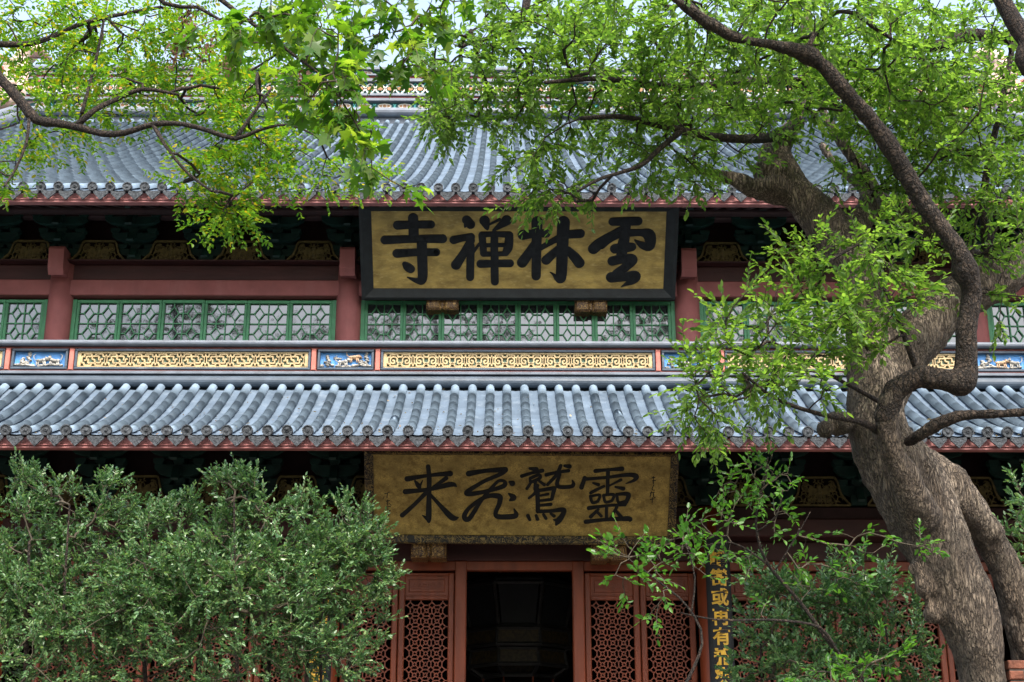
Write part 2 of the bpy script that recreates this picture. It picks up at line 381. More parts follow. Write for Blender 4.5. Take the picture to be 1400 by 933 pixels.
# back slope, gables, ridges down the gable edges
b = MB(); b.add([(XC - 12.3, TY2, TZ2), (XC + 12.3, TY2, TZ2), (XC + 12.3, 46, EZ2), (XC - 12.3, 46, EZ2)], [(0, 1, 2, 3)]); part(b, 'back_roof_slope', M['tile'])
for s in (-1, 1):
    b = MB()
    zb = EZ2 + (TZ2 - EZ2) * prof(.34, .84); yb = EY2 + (TY2 - EY2) * .34
    b.add([(XC + s * 12.2, yb, zb - .1), (XC + s * 12.2, TY2, TZ2), (XC + s * 12.2, 46 - (yb - EY2), zb - .1)], [(0, 1, 2)])
    part(b, 'gable_wall', M['maroon'])
for s in (-1, 1):
    b = MB(); pts = []
    for i in range(15):
        q = .30 + .7 * i / 14; pts.append((XC + s * 12.35, EY2 + (TY2 - EY2) * q, EZ2 + (TZ2 - EZ2) * prof(q, .84) + .22))
    b.tube(pts, .19, 10); b.tube([(p[0], p[1], p[2] + .2) for p in pts], .11, 8)
    part(b, 'gable_ridge', M['grey_trim'], True)
    b = MB(); pts = []
    for i in range(9):
        t = i / 8; q = .34 * (1 - t); pts.append((XC + s * (12.35 + 4.25 * t), EY2 + (TY2 - EY2) * q, EZ2 + (TZ2 - EZ2) * prof(q, .84) + .12 + .35 * max(0, t - .7)))
    b.tube(pts, .14, 8); part(b, 'hip_ridge', M['grey_trim'], True)

# ---- main ridge: bands of lattice between mouldings
rz = TZ2 - .02; XL, XR = XC - 12.3, XC + 12.3
ry = TY2
def rb(mb, z0, z1, yf, mi): mb.box(XL, XR, yf, ry + .45, rz + z0, rz + z1, mi)
b = MB()
b.tube([(XL, ry - .30, rz + .12), (XR, ry - .30, rz + .12)], .115, 12, 0)
rb(b, -.4, .22, ry - .22, 0); rb(b, .22, .43, ry - .20, 1); rb(b, .43, .50, ry - .34, 0); rb(b, .50, .58, ry - .27, 2); rb(b, .58, .64, ry - .33, 0)
rb(b, .64, 1.00, ry - .18, 1); rb(b, 1.00, 1.08, ry - .31, 0); rb(b, 1.08, 1.17, ry - .25, 2); rb(b, 1.17, 1.21, ry - .31, 0)
rb(b, 1.21, 1.36, ry - .16, 1); rb(b, 1.36, 1.42, ry - .28, 0)
b.tube([(XL, ry, rz + 1.44), (XR, ry, rz + 1.44)], .13, 12, 0)
ridge = part(b, 'main_ridge', [M['grey_trim'], M['teal'], M['ridge_red']])
b = MB(); p = .255; n = int(24.4 / p)
for i in range(n):
    cx = XL + .15 + (i + .5) * p; yf = ry - .235; z = rz + .82; h = .17
    for (ax, az), (bx, bz) in (((-.5, 0), (0, 1)), ((0, 1), (.5, 0)), ((.5, 0), (0, -1)), ((0, -1), (-.5, 0)), ((-.5, -.5), (.0, -1)), ((.5, .5), (0, 1))):
        pass
    for sgn in (-1, 1):
        pts = [(cx + p * (t / 8 - .5), z + sgn * h * .82 * math.cos(math.pi * (t / 8 - .5) * 1.0)) for t in range(9)]
        for q in range(8): b.bar(pts[q], pts[q + 1], .035, yf, yf + .03 + .001 * q, 0)
        b.bar((cx - p / 2, z + sgn * h), (cx, z + sgn * h * .1), .018, yf + .012, yf + .05, 1)
        b.bar((cx + p / 2, z + sgn * h), (cx, z + sgn * h * .1), .018, yf + .013, yf + .051, 1)
    b.prism([(cx + .075 * math.cos(a), z + .055 * math.sin(a)) for a in np.linspace(0, 2 * math.pi, 11)[:-1]][::-1], yf - .01, yf + .04, 2)
    for zz, hh in ((rz + .325, .06), (rz + 1.285, .05)):
        yy = ry - .235 if zz < rz + 1 else ry - .195
        if i % 2 == 0:
            cx2 = cx + p / 2
            b.ring(cx2, zz, hh, .022, yy, yy + .03, 10, 0)
            b.prism([(cx2 + .15 * math.cos(a), zz + hh * .8 * math.sin(a)) for a in np.linspace(0, 2 * math.pi, 9)[:-1]][::-1], yy + .005, yy + .034, 2)
            for k in range(8):
                a0_, a1_ = k * math.pi / 4, (k + 1) * math.pi / 4
                b.bar((cx2 + .17 * math.cos(a0_), zz + hh * math.sin(a0_)), (cx2 + .17 * math.cos(a1_), zz + hh * math.sin(a1_)), .022, yy - .004, yy + .03 + .001 * k, 0)
            b.bar((cx2 + .255 - .03, zz - hh), (cx2 + .255 + .03, zz + hh), .02, yy + .002, yy + .03, 1)
            b.bar((cx2 + .255 + .03, zz - hh), (cx2 + .255 - .03, zz + hh), .02, yy + .003, yy + .031, 1)
b.build('ridge_lattice', [M['cream'], M['cyan'], M['ochre']], ridge)
# fish-tailed dragon at each end of the ridge
for s in (-1, 1):
    b = MB(); o = XC + s * 12.3
    out = [(0, 0), (.95, .0), (1.05, .35), (.85, .55), (1.0, .85), (.8, 1.1), (.9, 1.45), (.6, 1.7), (.45, 2.1), (.05, 2.3), (-.35, 2.1), (-.5, 1.75), (-.3, 1.9), (0, 1.95), (.2, 1.7), (.1, 1.35), (-.15, 1.2), (-.35, .9), (-.1, .7), (-.4, .45), (-.65, .5), (-.5, .15)]
    b.prism([(o + s * x * .8, rz + .35 + z * .8) for x, z in out][::s], ry - .22, ry + .22, 0)
    for k in range(9):
        a = k / 8; b.blob((o + s * (.55 - .25 * a), ry - .2, rz + .5 + 1.3 * a), (.16, .12, .12), 0, 8, 5, .3)
    b.blob((o - s * .28, ry - .24, rz + 1.0), (.09, .08, .09), 1); b.blob((o - s * .3, ry, rz + .55), (.3, .3, .18), 0, 10, 6, .2)
    for k in range(4): b.tube([(o + s * .7, ry - .1, rz + .8 + .3 * k), (o + s * 1.05, ry - .1, rz + 1.0 + .3 * k), (o + s * 1.15, ry - .1, rz + 1.25 + .3 * k)], [.07, .05, .01], 6, 1)
    b.build('ridge_dragon', [M['ornament'], M['post_pink']], hall, True)

# ---- eave boards, rafters and soffits
def eave(y, ztop, zbot, name_y1, zin):
    b = MB(); h = ztop - zbot
    b.bbox(-16.6, 17.1, y + .05, y + .10, zbot + h * .30, ztop - .035, .004)
    b.bbox(-16.6, 17.1, y + .02, y + .13, zbot + h * .18, zbot + h * .30 - .003, .006)
    b.bbox(-16.6, 17.1, y + .035, y + .14, zbot, zbot + h * .18 - .003, .006)
    part(b, 'eave_board', M['eave_red'])
    b = MB(); ry0, ry1 = y + .142, name_y1; z0 = zbot + .02
    sl = (zin - z0) / (ry1 - ry0)
    x = -16.4
    while x < 17:
        b.prismx([(ry0, z0), (ry1, zin), (ry1, zin + .10), (ry0, z0 + .10)], x, x + .10); x += PIT
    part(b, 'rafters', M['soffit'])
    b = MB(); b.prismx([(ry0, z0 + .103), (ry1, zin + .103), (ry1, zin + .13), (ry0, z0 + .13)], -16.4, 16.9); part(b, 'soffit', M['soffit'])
eave(EY1, EZ1 + .0, 6.055, 19.6, 7.05)
eave(EY2, EZ2 + .0, 10.10, 20.5, 10.80)

# ---- frieze between the storeys
FY = 19.5
zf = lambda py: Z_(py, FY)
b = MB(); b.tube([(-16.5, FY + .02, zf(522.5)), (17, FY + .02, zf(522.5))], (zf(515) - zf(530)) / 2 * 1.02, 18); b.box(-16.5, 17, FY + .10, FY + .4, zf(545), zf(514)); part(b, 'roof_top_roll', M['dark_trim'], False)
b = MB(); b.tube([(-16.5, FY - .04, zf(471.5)), (17, FY - .04, zf(471.5))], (zf(468) - zf(475)) / 2 * 1.05, 12); b.box(-16.5, 17, FY - .04, FY + .36, zf(475) + .002, zf(469)); part(b, 'frieze_coping', M['grey_trim'])
b = MB(); b.box(-16.5, 17, FY + .09, FY + .38, zf(514) + .003, zf(475) - .002); part(b, 'frieze_wall', M['strip_red'])
b = MB(); b.bbox(-16.5, 17, FY - .03, FY + .088, zf(513.2), zf(509.2), .006); part(b, 'frieze_sill', M['grey_trim'])
b = MB(); b.bbox(-16.5, 17, FY + .02, FY + .088, zf(478), zf(475.2), .003); b.bbox(-16.5, 17, FY + .02, FY + .088, zf(509), zf(506.3), .003); part(b, 'frieze_strip', M['strip_red'])
ZB, ZT = zf(506.2), zf(478.2)
def panel_frame(x0, x1, parent_name, backing):
    b = MB(); t = .035
    b.bbox(x0, x1, FY + .0, FY + .085, ZT - t, ZT, .006); b.bbox(x0, x1, FY + .0, FY + .085, ZB, ZB + t, .006)
    b.bbox(x0, x0 + t, FY + .001, FY + .085, ZB + t + .001, ZT - t - .001, .006); b.bbox(x1 - t, x1, FY + .001, FY + .085, ZB + t + .001, ZT - t - .001, .006)
    fr = part(b, parent_name, M['dark_trim'])
    b = MB(); b.box(x0 + t, x1 - t, FY + .07, FY + .087, ZB + t, ZT - t); b.build('backing', backing, fr)
    return fr, x0 + t, x1 - t, ZB + t, ZT - t
def fret(x0, x1, z0, z1, fr, round_):
    b = MB(); yf = FY + .035; yb = FY + .07; wd = .021; h = z1 - z0; cz = (z0 + z1) / 2
    b.bbox(x0, x1, FY + .028, yb, z1 - .026, z1, .004); b.bbox(x0, x1, FY + .028, yb, z0, z0 + .018, .004)
    b.bbox(x0, x0 + .05, FY + .0285, yb, z0 + .019, z1 - .027, .004); b.bbox(x1 - .05, x1, FY + .0285, yb, z0 + .019, z1 - .027, .004)
    n = max(2, round((x1 - x0 - .1) / .372)); p = (x1 - x0 - .1) / n; H = h / 2 - .026
    for i in range(n):
        cx = x0 + .05 + (i + .5) * p; A = p * .47
        def L(pts):
            for q in range(len(pts) - 1):
                b.bar((cx + pts[q][0] * A, cz + pts[q][1] * H), (cx + pts[q + 1][0] * A, cz + pts[q + 1][1] * H), wd, yf + .0006 * (q % 5), yb)
        for s in (-1, 1):
            L([(0, .55 * s), (.18, .55 * s), (.18, .92 * s), (.78, .92 * s), (.78, .5 * s), (1.0, .5 * s), (1.0, 0)])
            L([(0, .55 * s), (-.18, .55 * s), (-.18, .92 * s), (-.78, .92 * s), (-.78, .5 * s), (-1.0, .5 * s), (-1.0, 0)])
        if round_:
            for s in (-1, 1):
                L([(.0 * s, -.5), (.22 * s, -.28), (.22 * s, .3), (.38 * s, .55), (.62 * s, .55), (.78 * s, .25), (.78 * s, -.25), (.62 * s, -.5), (.46 * s, -.5), (.42 * s, -.05), (.62 * s, .05)])
        else:
            L([(-.8, -.1), (-.6, -.1), (-.6, .5), (-.12, .5), (-.12, .05), (.12, .0), (.12, -.5), (.6, -.5), (.6, .1), (.8, .1)])
            L([(-.45, .12), (-.45, -.55), (-.18, -.55)]); L([(.45, -.12), (.45, .55), (.18, .55)])
        L([(1.0, 0), (1.12, 0)]); L([(1.06, .9), (1.06, -.9)])
    b.build('fretwork', M['gold_fret'], fr)
def relief(x0, x1, z0, z1, fr, seed, tan):
    random.seed(seed); b = MB(); W = x1 - x0; H = z1 - z0; y = FY + .06
    def bl(u, v, ru, rv, mi=0, j=.25, d=.05): b.blob((x0 + u * W, y, z0 + v * H), (ru * W, d, rv * H), mi, 9, 6, j)
    for k in range(26):                                # rocky ground
        u = random.uniform(.03, .97); bl(u, .06 + .10 * abs(math.sin(5 * u + seed)) + random.uniform(0, .05), .045, .07, 0, .5, .03)
    def tree(u, hgt):
        b.tube([(x0 + u * W, y - .01, z0 + .1 * H), (x0 + (u + .01) * W, y - .01, z0 + hgt * H)], .008, 6)
        for k in range(12):
            t = k / 11; bl(u + random.uniform(-1, 1) * .07 * (1.1 - t), .18 + (hgt - .15) * t, .035, .055, 0, .5, .03)
    def beast(u, v, s, mi, head):
        bl(u, v, .075, .13, mi); bl(u + s * .055, v + .05, .045, .12, mi); bl(u - s * .06, v, .04, .12, mi)
        bl(u + s * .10, v + head, .036, .10, mi); bl(u + s * .135, v + head - .04, .022, .055, mi); bl(u + s * .09, v + head + .1, .012, .04, mi)
        for du in (-.075, -.045, .045, .075):
            b.tube([(x0 + (u + s * du) * W, y - .02, z0 + (v - .05) * H), (x0 + (u + s * du * 1.15) * W, y - .02, z0 + (v - .2) * H), (x0 + (u + s * (du * 1.1 + .01)) * W, y - .02, z0 + (v - .32) * H)], [.013, .009, .009], 6, mi)
        b.tube([(x0 + (u - s * .09) * W, y - .02, z0 + v * H), (x0 + (u - s * .14) * W, y - .02, z0 + (v + .12) * H), (x0 + (u - s * .15) * W, y - .02, z0 + (v + .32) * H), (x0 + (u - s * .11) * W, y - .02, z0 + (v + .42) * H)], [.008, .007, .006, .004], 6, mi)
    if seed % 2 == 0:
        tree(.16, .55); tree(.28, .9); beast(.52, .42, 1, 1 if tan else 0, .12); beast(.78, .42, -1, 0, .2)
    else:
        tree(.14, .75); tree(.90, .98); bl(.34, .62, .09, .05, 0, .4, .02); bl(.30, .68, .05, .04, 0, .4, .02); beast(.44, .38, 1, 0, .15); beast(.66, .68, 1, 1 if tan else 0, .04); tree(.80, .45)
    b.build('relief_figures', [M['relief_grey'], M['relief_tan']], fr, True); random.seed(seed + 5)
posts = MB()
def xf(px): return X_(px, FY, 492)
sm = [(xf(15), xf(92)), (xf(434), xf(511)), (xf(905), xf(982)), (xf(1330), xf(1407))]
dxp = sm[1][0] - sm[0][0]; sm = [(sm[0][0] - dxp, sm[0][1] - dxp)] + sm + [(sm[3][0] + dxp, sm[3][1] + dxp)]
for i, (a, c) in enumerate(sm):
    fr, x0, x1, z0, z1 = panel_frame(a, c, 'relief_panel', M['blue']); relief(x0, x1, z0, z1, fr, [11, 4, 7, 9, 6, 8][i], i in (2, 4))
    for q in (a - .095, c + .015):
        posts = MB(); posts.bbox(q + .006, q + .074, FY - .005, FY + .085, zf(507), zf(477.6), .008); part(posts, 'frieze_post', M['post_pink'])
    if i < 5:
        fr, x0, x1, z0, z1 = panel_frame(c + .10, sm[i + 1][0] - .10, 'fretwork_panel', M['backing']); fret(x0, x1, z0, z1, fr, i == 2)
for s, a in ((-1, sm[0][0] - .11), (1, sm[-1][1] + .11)):
    e = a + s * 3.5; fr, x0, x1, z0, z1 = panel_frame(min(a, e), max(a, e), 'fretwork_panel', M['backing']); fret(x0, x1, z0, z1, fr, False)
random.seed(21)

# ---- upper storey: columns, beams, windows
UY = 20.4
zw0, zw1 = 8.10, Z_(411, UY); zbeam0, zbeam1 = Z_(408, UY), Z_(366, UY); zlip = Z_(358, 20.2)
for x in COLX:
    b = MB(); b.tube([(x, UY + .02, 7.7), (x, UY + .02, zlip - .02)], .19, 28); c = part(b, 'upper_column', M['wall_red'], True)
    b = MB()                                            # beam nose at the column head
    yb, yf = UY - .05, UY - .42; zt = zlip + .14; 
    b.prismx([(yb, zt), (yf, zt), (yf - .03, zt - .05), (yf, zt - .34), (yf + .07, zt - .44), (yf + .10, zt - .38), (yb, zt - .42)], x - .115, x + .115)
    part(b, 'beam_nose', M['wall_red'])
b = MB(); b.bbox(-15, 15.4, UY - .09, UY + .2, zbeam0, zbeam0 + (zbeam1 - zbeam0) * .50, .012); part(b, 'lintel_beam', M['wall_red'])
b = MB(); b.bbox(-15, 15.4, UY - .06, UY + .2, zbeam0 + (zbeam1 - zbeam0) * .50 + .002, zbeam1, .012); part(b, 'shaded_tie_beam', M['maroon'])  # eave's soft shadow put into the colour: beam's upper half in dark maroon
b = MB(); b.bbox(-15, 15.4, UY - .24, UY + .2, zbeam1 + .002, zlip, .015); part(b, 'plate_beam', M['maroon'])
b = MB(); b.box(-15, 15.4, UY + .21, UY + .3, zlip, 10.95); part(b, 'bracket_backboard', M['soffit'])
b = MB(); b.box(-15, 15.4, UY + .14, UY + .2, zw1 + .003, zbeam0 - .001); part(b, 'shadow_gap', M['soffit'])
def make_window(wd, z0, z1):
    t = .042; b = MB(); y = 0
    b.bbox(0, wd, -.03, .03, z1 - .05, z1, .004); b.bbox(0, t, -.029, .03, z0, z1 - .051, .004); b.bbox(wd - t, wd, -.029, .03, z0, z1 - .051, .004)
    iw = wd - 2 * t; u = iw / 2; v = .325; bw = .016
    zt = z1 - .05
    def br(p, q, o=0, w_=bw): b.bar(p, q, w_, -.012 + o, .012)
    for c in range(2):
        x0 = t + c * u
        br((x0 + (u if c == 0 else 0), z0), (x0 + (u if c == 0 else 0), zt), .0007 * c) if c == 0 else None
        k = 0; z = zt
        while z > z0 + .1:
            cz = z - v / 2; cx = x0 + u / 2; hw, hh = u * .27, v * .33
            d = [(cx, cz + hh), (cx + hw, cz), (cx, cz - hh), (cx - hw, cz)]
            for i in range(4): br(d[i], d[(i + 1) % 4], .001 + .0005 * i)
            br((cx, z), (cx, cz + hh), .0035); br((cx, cz - hh), (cx, z - v), .0035)
            br((x0, cz), (cx - hw, cz), .004); br((cx + hw, cz), (x0 + u, cz), .004)
            br((x0, z - v), (x0 + u, z - v), .005); z -= v
    for i in range(1, 1): pass
    f = b.build('window', M['green'], hall)
    b = MB(); b.box(t * .6, wd - t * .6, .016, .024, z0, z1 - .02); b.build('pane', M['glass'], f)
    return f
n_by = [5, 6, 6, 8, 6, 6, 5]
cache = {}
for i in range(7):
    a, c = COLX[i] + .19, COLX[i + 1] - .19; n = n_by[i]; g0 = .06
    wdt = (c - a - 2 * g0) / n
    b = MB(); b.bbox(a - .05, a + g0, UY + .01, UY + .09, zw0, zw1 - .001, .004); part(b, 'window_jamb', M['green'])
    b = MB(); b.bbox(c - g0, c + .05, UY + .01, UY + .09, zw0, zw1 - .001, .004); part(b, 'window_jamb', M['green'])
    for k in range(n):
        key = round(wdt, 3)
        if key not in cache: cache[key] = make_window(wdt - .004, 0, zw1 - .002 - zw0); o = cache[key]
        else: o = dup(cache[key], hall)
        o.location = (a + g0 + k * wdt + .002 - XC, UY + .05 - 20, zw0)
        o.rotation_euler = (random.uniform(-.004, .004), 0, random.uniform(-.012, .012))

# ---- bracket sets and carved boards under both eaves
def make_bracket(h):
    b = MB(); t = h / 4
    b.box(-.11, .11, -.12, .10, 0, t * .55)
    for k in range(4):
        z = t * (.5 + k * .95); y = -.17 * k - .02; W = .26 + .075 * k
        # forward arm with a curled beak
        b.prismx([(.12, z), (y - .13, z), (y - .22, z - t * .42), (y - .25, z - t * .30), (y - .20, z + t * .15), (y - .16, z + t * .42), (.12, z + t * .42)], -.05, .05, 1)
        for yy, ww in ((y, W), (y + .17, W * .75)):
            arm = [(-ww, z + t * .60), (-ww, z + t * .38), (-ww * .8, z + t * .12), (-ww * .5, z), (ww * .5, z), (ww * .8, z + t * .12), (ww, z + t * .38), (ww, z + t * .60)]
            b.prism(arm, yy - .05, yy + .05)
            for s in (-1, 0, 1):
                cx = s * (ww - .055)
                b.prism([(cx - .045, z + t * .60), (cx + .045, z + t * .60), (cx + .075, z + t * .72), (cx + .075, z + t * .93), (cx - .075, z + t * .93), (cx - .075, z + t * .72)], yy - .07, yy + .07)
    return b
def make_carved(h, bw):
    b = MB(); tw = bw * .27; hb = bw * .5
    out = [(-hb, 0), (-hb * .72, h * .38), (-hb * .66, h * .62), (-tw - .03, h * .86), (-tw, h), (tw, h), (tw + .03, h * .86), (hb * .66, h * .62), (hb * .72, h * .38), (hb, 0)]
    for i in range(len(out)): b.bar(out[i], out[(i + 1) % len(out)], .028, -.02 + .0005 * i, .02)
    def inside(x, z):
        for (ax, az), (bx, bz) in zip(out[5:], out[6:]):
            if min(az, bz) <= z <= max(az, bz):
                t = (z - az) / (bz - az + 1e-9); return abs(x) < ax + (bx - ax) * t - .03
        return False
    st = random.getstate(); random.seed(3)
    for k in range(70):
        x = random.uniform(0, hb); z = random.uniform(.03, h - .03); r = random.choice((.022, .03, .04, .052))
        if inside(x + r, z) :
            a = random.uniform(0, 6.28); e = random.uniform(3.2, 5.2)
            for s in (-1, 1):
                for q in range(7):
                    p, p2 = a + e * q / 7, a + e * (q + 1) / 7
                    b.bar((s * (x + r * math.cos(p)), z + r * math.sin(p)), (s * (x + r * math.cos(p2)), z + r * math.sin(p2)), .012, -.012 + .0003 * q, .012)
    random.setstate(st)
    for q in range(9): b.blob((0, 0, h * (.2 + .06 * q)), (.05 - .003 * abs(q - 4), .025, .03), 0, 7, 4, .4)
    for s in (-1, 1): b.prism([(s * .03, h * .55), (s * .12, h * .7), (s * .17, h * .5), (s * .11, h * .36), (s * .04, h * .4)][::-s], -.014, .014)
    return b
pos_b = []; pos_c = []
for i in range(7):
    n = [4, 4, 4, 5, 4, 4, 4][i]; a, c = COLX[i], COLX[i + 1]
    for k in range(n):
        pos_b.append(a + (c - a) * k / n); pos_c.append(a + (c - a) * (k + .5) / n)
pos_b.append(COLX[7])
for (yy, z0, hb, hc, dy) in ((UY - .05, zlip + .002, .82, .335, 0), (19.75, 5.93, 1.05, .40, 0)):
    B = C = None
    for x in pos_b:
        if B is None: B = make_bracket(hb).build('bracket_set', [M['bracket'], M['bracket']], hall); o = B
        else: o = dup(B, hall)
        o.location = (x - XC, yy - 20, z0)
    for x in pos_c:
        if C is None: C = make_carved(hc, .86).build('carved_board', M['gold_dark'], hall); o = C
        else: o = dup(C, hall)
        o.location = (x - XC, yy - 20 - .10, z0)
for k, (y, z, r) in enumerate(((20.05, 10.52, .075), (19.7, 10.46, .075))):
    b = MB(); b.tube([(-16, y, z), (16.5, y, z)], r, 12); part(b, 'eave_purlin', M['soffit'], True)
for k, (y, z, r) in enumerate(((19.2, 6.80, .08), (18.6, 6.58, .08))):
    b = MB(); b.tube([(-16, y, z), (16.5, y, z)], r, 12); part(b, 'eave_purlin', M['soffit'], True)

# ---- ground floor
GY = 20.0
for x in COLX:
    b = MB(); xx = XC + (x - XC) * 1.035
    b.tube([(xx, 19.75, 1.15), (xx, 19.75, 5.90)], .21, 28); part(b, 'column', M['door_red'], True)
    b = MB(); b.tube([(xx, 19.75, 1.10), (xx, 19.75, 1.22), (xx, 19.75, 1.34)], [.36, .34, .27], 24); part(b, 'column_base', M['paving'], True)
b = MB(); b.bbox(-15, 15.5, 19.55, 19.95, 5.47, 5.72, .015); part(b, 'ground_tie_beam', M['maroon'])
b = MB(); b.bbox(-15, 15.5, 19.62, 19.95, 5.723, 5.90, .015); part(b, 'ground_plate_beam', M['soffit'])
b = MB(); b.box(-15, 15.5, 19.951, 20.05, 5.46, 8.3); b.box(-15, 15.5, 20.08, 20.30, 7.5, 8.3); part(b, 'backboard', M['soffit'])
b = MB(); b.bbox(-15, 15.5, GY - .08, GY + .1, Z_(768, GY), 5.466, .012); part(b, 'door_head', M['maroon'])
ZD = Z_(781, GY)
b = MB(); b.bbox(-15, 15.5, GY - .05, GY + .08, ZD, Z_(768, GY) - .003, .01); part(b, 'transom', M['door_red'])
def lattice(b, x0, x1, z0, z1, p, wd, yf, yb):
    nx = max(2, round((x1 - x0) / p)); px = (x1 - x0) / nx; nz = max(2, round((z1 - z0) / px)); pz = (z1 - z0) / nz
    r = .30
    for i in range(nx):
        for j in range(nz):
            for (ox, oz) in ((.5, .5),):
                cx, cz = x0 + (i + ox) * px, z0 + (j + oz) * pz
                d = [(cx + r * px, cz), (cx, cz + r * pz), (cx - r * px, cz), (cx, cz - r * pz)]
                for q in range(4): b.bar(d[q], d[(q + 1) % 4], wd, yf + .0004 * q, yb)
                b.bar((cx + r * px, cz), (cx + (1 - r) * px if i < nx - 1 else x1, cz), wd, yf + .002, yb)
                b.bar((cx, cz + r * pz), (cx, cz + (1 - r) * pz if j < nz - 1 else z1), wd, yf + .002, yb)
                if i == 0: b.bar((x0, cz), (cx - r * px, cz), wd, yf + .002, yb)
                if j == 0: b.bar((cx, z0), (cx, cz - r * pz), wd, yf + .002, yb)
            # small diamonds on the crossings make the octagons of the fret
            if i and j:
                cx, cz = x0 + i * px, z0 + j * pz; q_ = .20
                d = [(cx + q_ * px, cz), (cx, cz + q_ * pz), (cx - q_ * px, cz), (cx, cz - q_ * pz)]
                for q in range(4): b.bar(d[q], d[(q + 1) % 4], wd * .9, yf + .0006 * q + .0003, yb)
                for sx, sz in ((1, 1), (-1, 1), (1, -1), (-1, -1)):
                    b.bar((cx + sx * q_ * px * .5, cz + sz * q_ * pz * .5), (cx + sx * (.5 - r / 2) * px, cz + sz * (.5 - r / 2) * pz), wd * .9, yf + .003, yb)
def make_door(wd):
    b = MB(); t = .085; z0, z1 = 1.3, ZD - .03
    zp0, zp1 = Z_(815, GY), Z_(788, GY); zl1 = Z_(819, GY) - .02
    b.bbox(0, t, -.03, .04, z0, z1, .012); b.bbox(wd - t, wd, -.03, .04, z0, z1, .012)
    for a, c in ((zp1, z1), (zl1, zp0), (z0, z0 + .12), (2.05, 2.15), (2.35, 2.45)): b.bbox(t + .001, wd - t - .001, -.025, .035, a, c, .01)
    d = b.build('door', M['door_red'], hall)
    b = MB(); x0, x1 = t, wd - t
    b.bbox(x0, x1, .0, .03, zp0, zp1, .004); b.bbox(x0 + .05, x1 - .05, -.012, .0, zp0 + .05, zp1 - .05, .008)
    st = random.getstate(); random.seed(2)
    for k in range(16):
        cx = x0 + .1 + (x1 - x0 - .2) * k / 15
        b.ring(cx, (zp0 + zp1) / 2 + .03 * math.sin(k * 1.9), .022, .01, -.02, -.01, 7)
    random.setstate(st)
    b.build('carved_door_panel', M['door_red'], d)
    b = MB(); b.bbox(x0, x1, .0, .03, z0 + .12, 2.05, .004); b.bbox(x0 + .06, x1 - .06, -.012, .0, z0 + .2, 1.97, .01); b.bbox(x0, x1, .0, .03, 2.15, 2.35, .004); b.build('lower_door_panel', M['door_red'], d)
    b = MB(); lattice(b, x0, x1, 2.45, zl1, .142, .016, -.012, .018); b.build('door_lattice', M['door_red'], d)
    return d
dc = {}
def put_doors(a, c, n):
    wdt = round((c - a) / n, 4)
    for k in range(n):
        if wdt not in dc: dc[wdt] = make_door(wdt - .012); o = dc[wdt]
        else: o = dup(dc[wdt], hall)
        o.location = (a + k * wdt + .006 - XC, 0 + random.uniform(0, .012), 0)
posts_x = [X_(629.5, GY, 850), X_(791, GY, 850)]
b = MB()
for x in posts_x: b.bbox(x - .082, x + .082, GY - .085, GY + .1, 1.15, Z_(768, GY) - .004, .014)
part(b, 'door_post', M['door_red'])
put_doors(COLX[3] + .12, posts_x[0] - .083, 2); put_doors(posts_x[1] + .083, COLX[4] - .12, 2)
for i in (0, 1, 2, 4, 5, 6):
    a, c = COLX[i] + .3, COLX[i + 1] - .3
    if i in (1, 2, 4, 5): put_doors(a, c, 5)
    else:
        b = MB(); b.bbox(a - .2, c + .2, GY, GY + .2, 1.15, ZD - .004, .01); part(b, 'plaster_wall', M['wall_red'])
b = MB(); b.bbox(-15, 15.5, GY - .1, GY + .12, 1.15, 1.29, .01); part(b, 'threshold', M['door_red'])
# inside: floor, walls and ceiling keep the daylight out
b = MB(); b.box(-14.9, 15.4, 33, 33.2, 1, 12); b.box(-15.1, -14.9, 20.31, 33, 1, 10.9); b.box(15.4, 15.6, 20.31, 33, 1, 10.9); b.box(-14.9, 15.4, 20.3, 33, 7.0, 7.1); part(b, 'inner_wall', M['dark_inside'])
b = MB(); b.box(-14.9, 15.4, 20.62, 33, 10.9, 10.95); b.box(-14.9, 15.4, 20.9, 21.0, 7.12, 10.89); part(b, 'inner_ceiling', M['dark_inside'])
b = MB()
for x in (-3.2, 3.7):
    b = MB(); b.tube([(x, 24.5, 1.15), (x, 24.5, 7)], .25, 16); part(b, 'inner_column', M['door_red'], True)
adopt(hall)
# parts that were given a relative place already
for c in hall.children:
    if c.name.split('.')[0] in ('window', 'bracket_set', 'carved_board', 'door'): c.location = c.location + hall.location * 1.0
# note: window/door/bracket locations above are offsets from the hall's base

# ================================================================== BOARDS WITH WRITING
class Plane:
    """the plane of a leaning board: origin at its lower left, u along it, v up it, n out of it"""
    def __init__(s, bl, br, tl):
        s.o = np.array(bl); s.u = np.array(br) - s.o; s.W = np.linalg.norm(s.u); s.u /= s.W
        v = np.array(tl) - s.o; v -= s.u * np.dot(v, s.u); s.H = np.linalg.norm(v); s.v = v / s.H; s.n = np.cross(s.u, s.v)
        if s.n[1] > 0: s.n = -s.n
    def px(s, x, y):
        d = ray(x, y); t = np.dot(s.o - CAM, s.n) / np.dot(d, s.n); q = CAM + d * t - s.o
        return float(np.dot(q, s.u)), float(np.dot(q, s.v))
    def place(s, o):
        from mathutils import Matrix
        o.matrix_world = Matrix(((s.u[0], s.v[0], s.n[0], s.o[0]), (s.u[1], s.v[1], s.n[1], s.o[1]), (s.u[2], s.v[2], s.n[2], s.o[2]), (0, 0, 0, 1)))
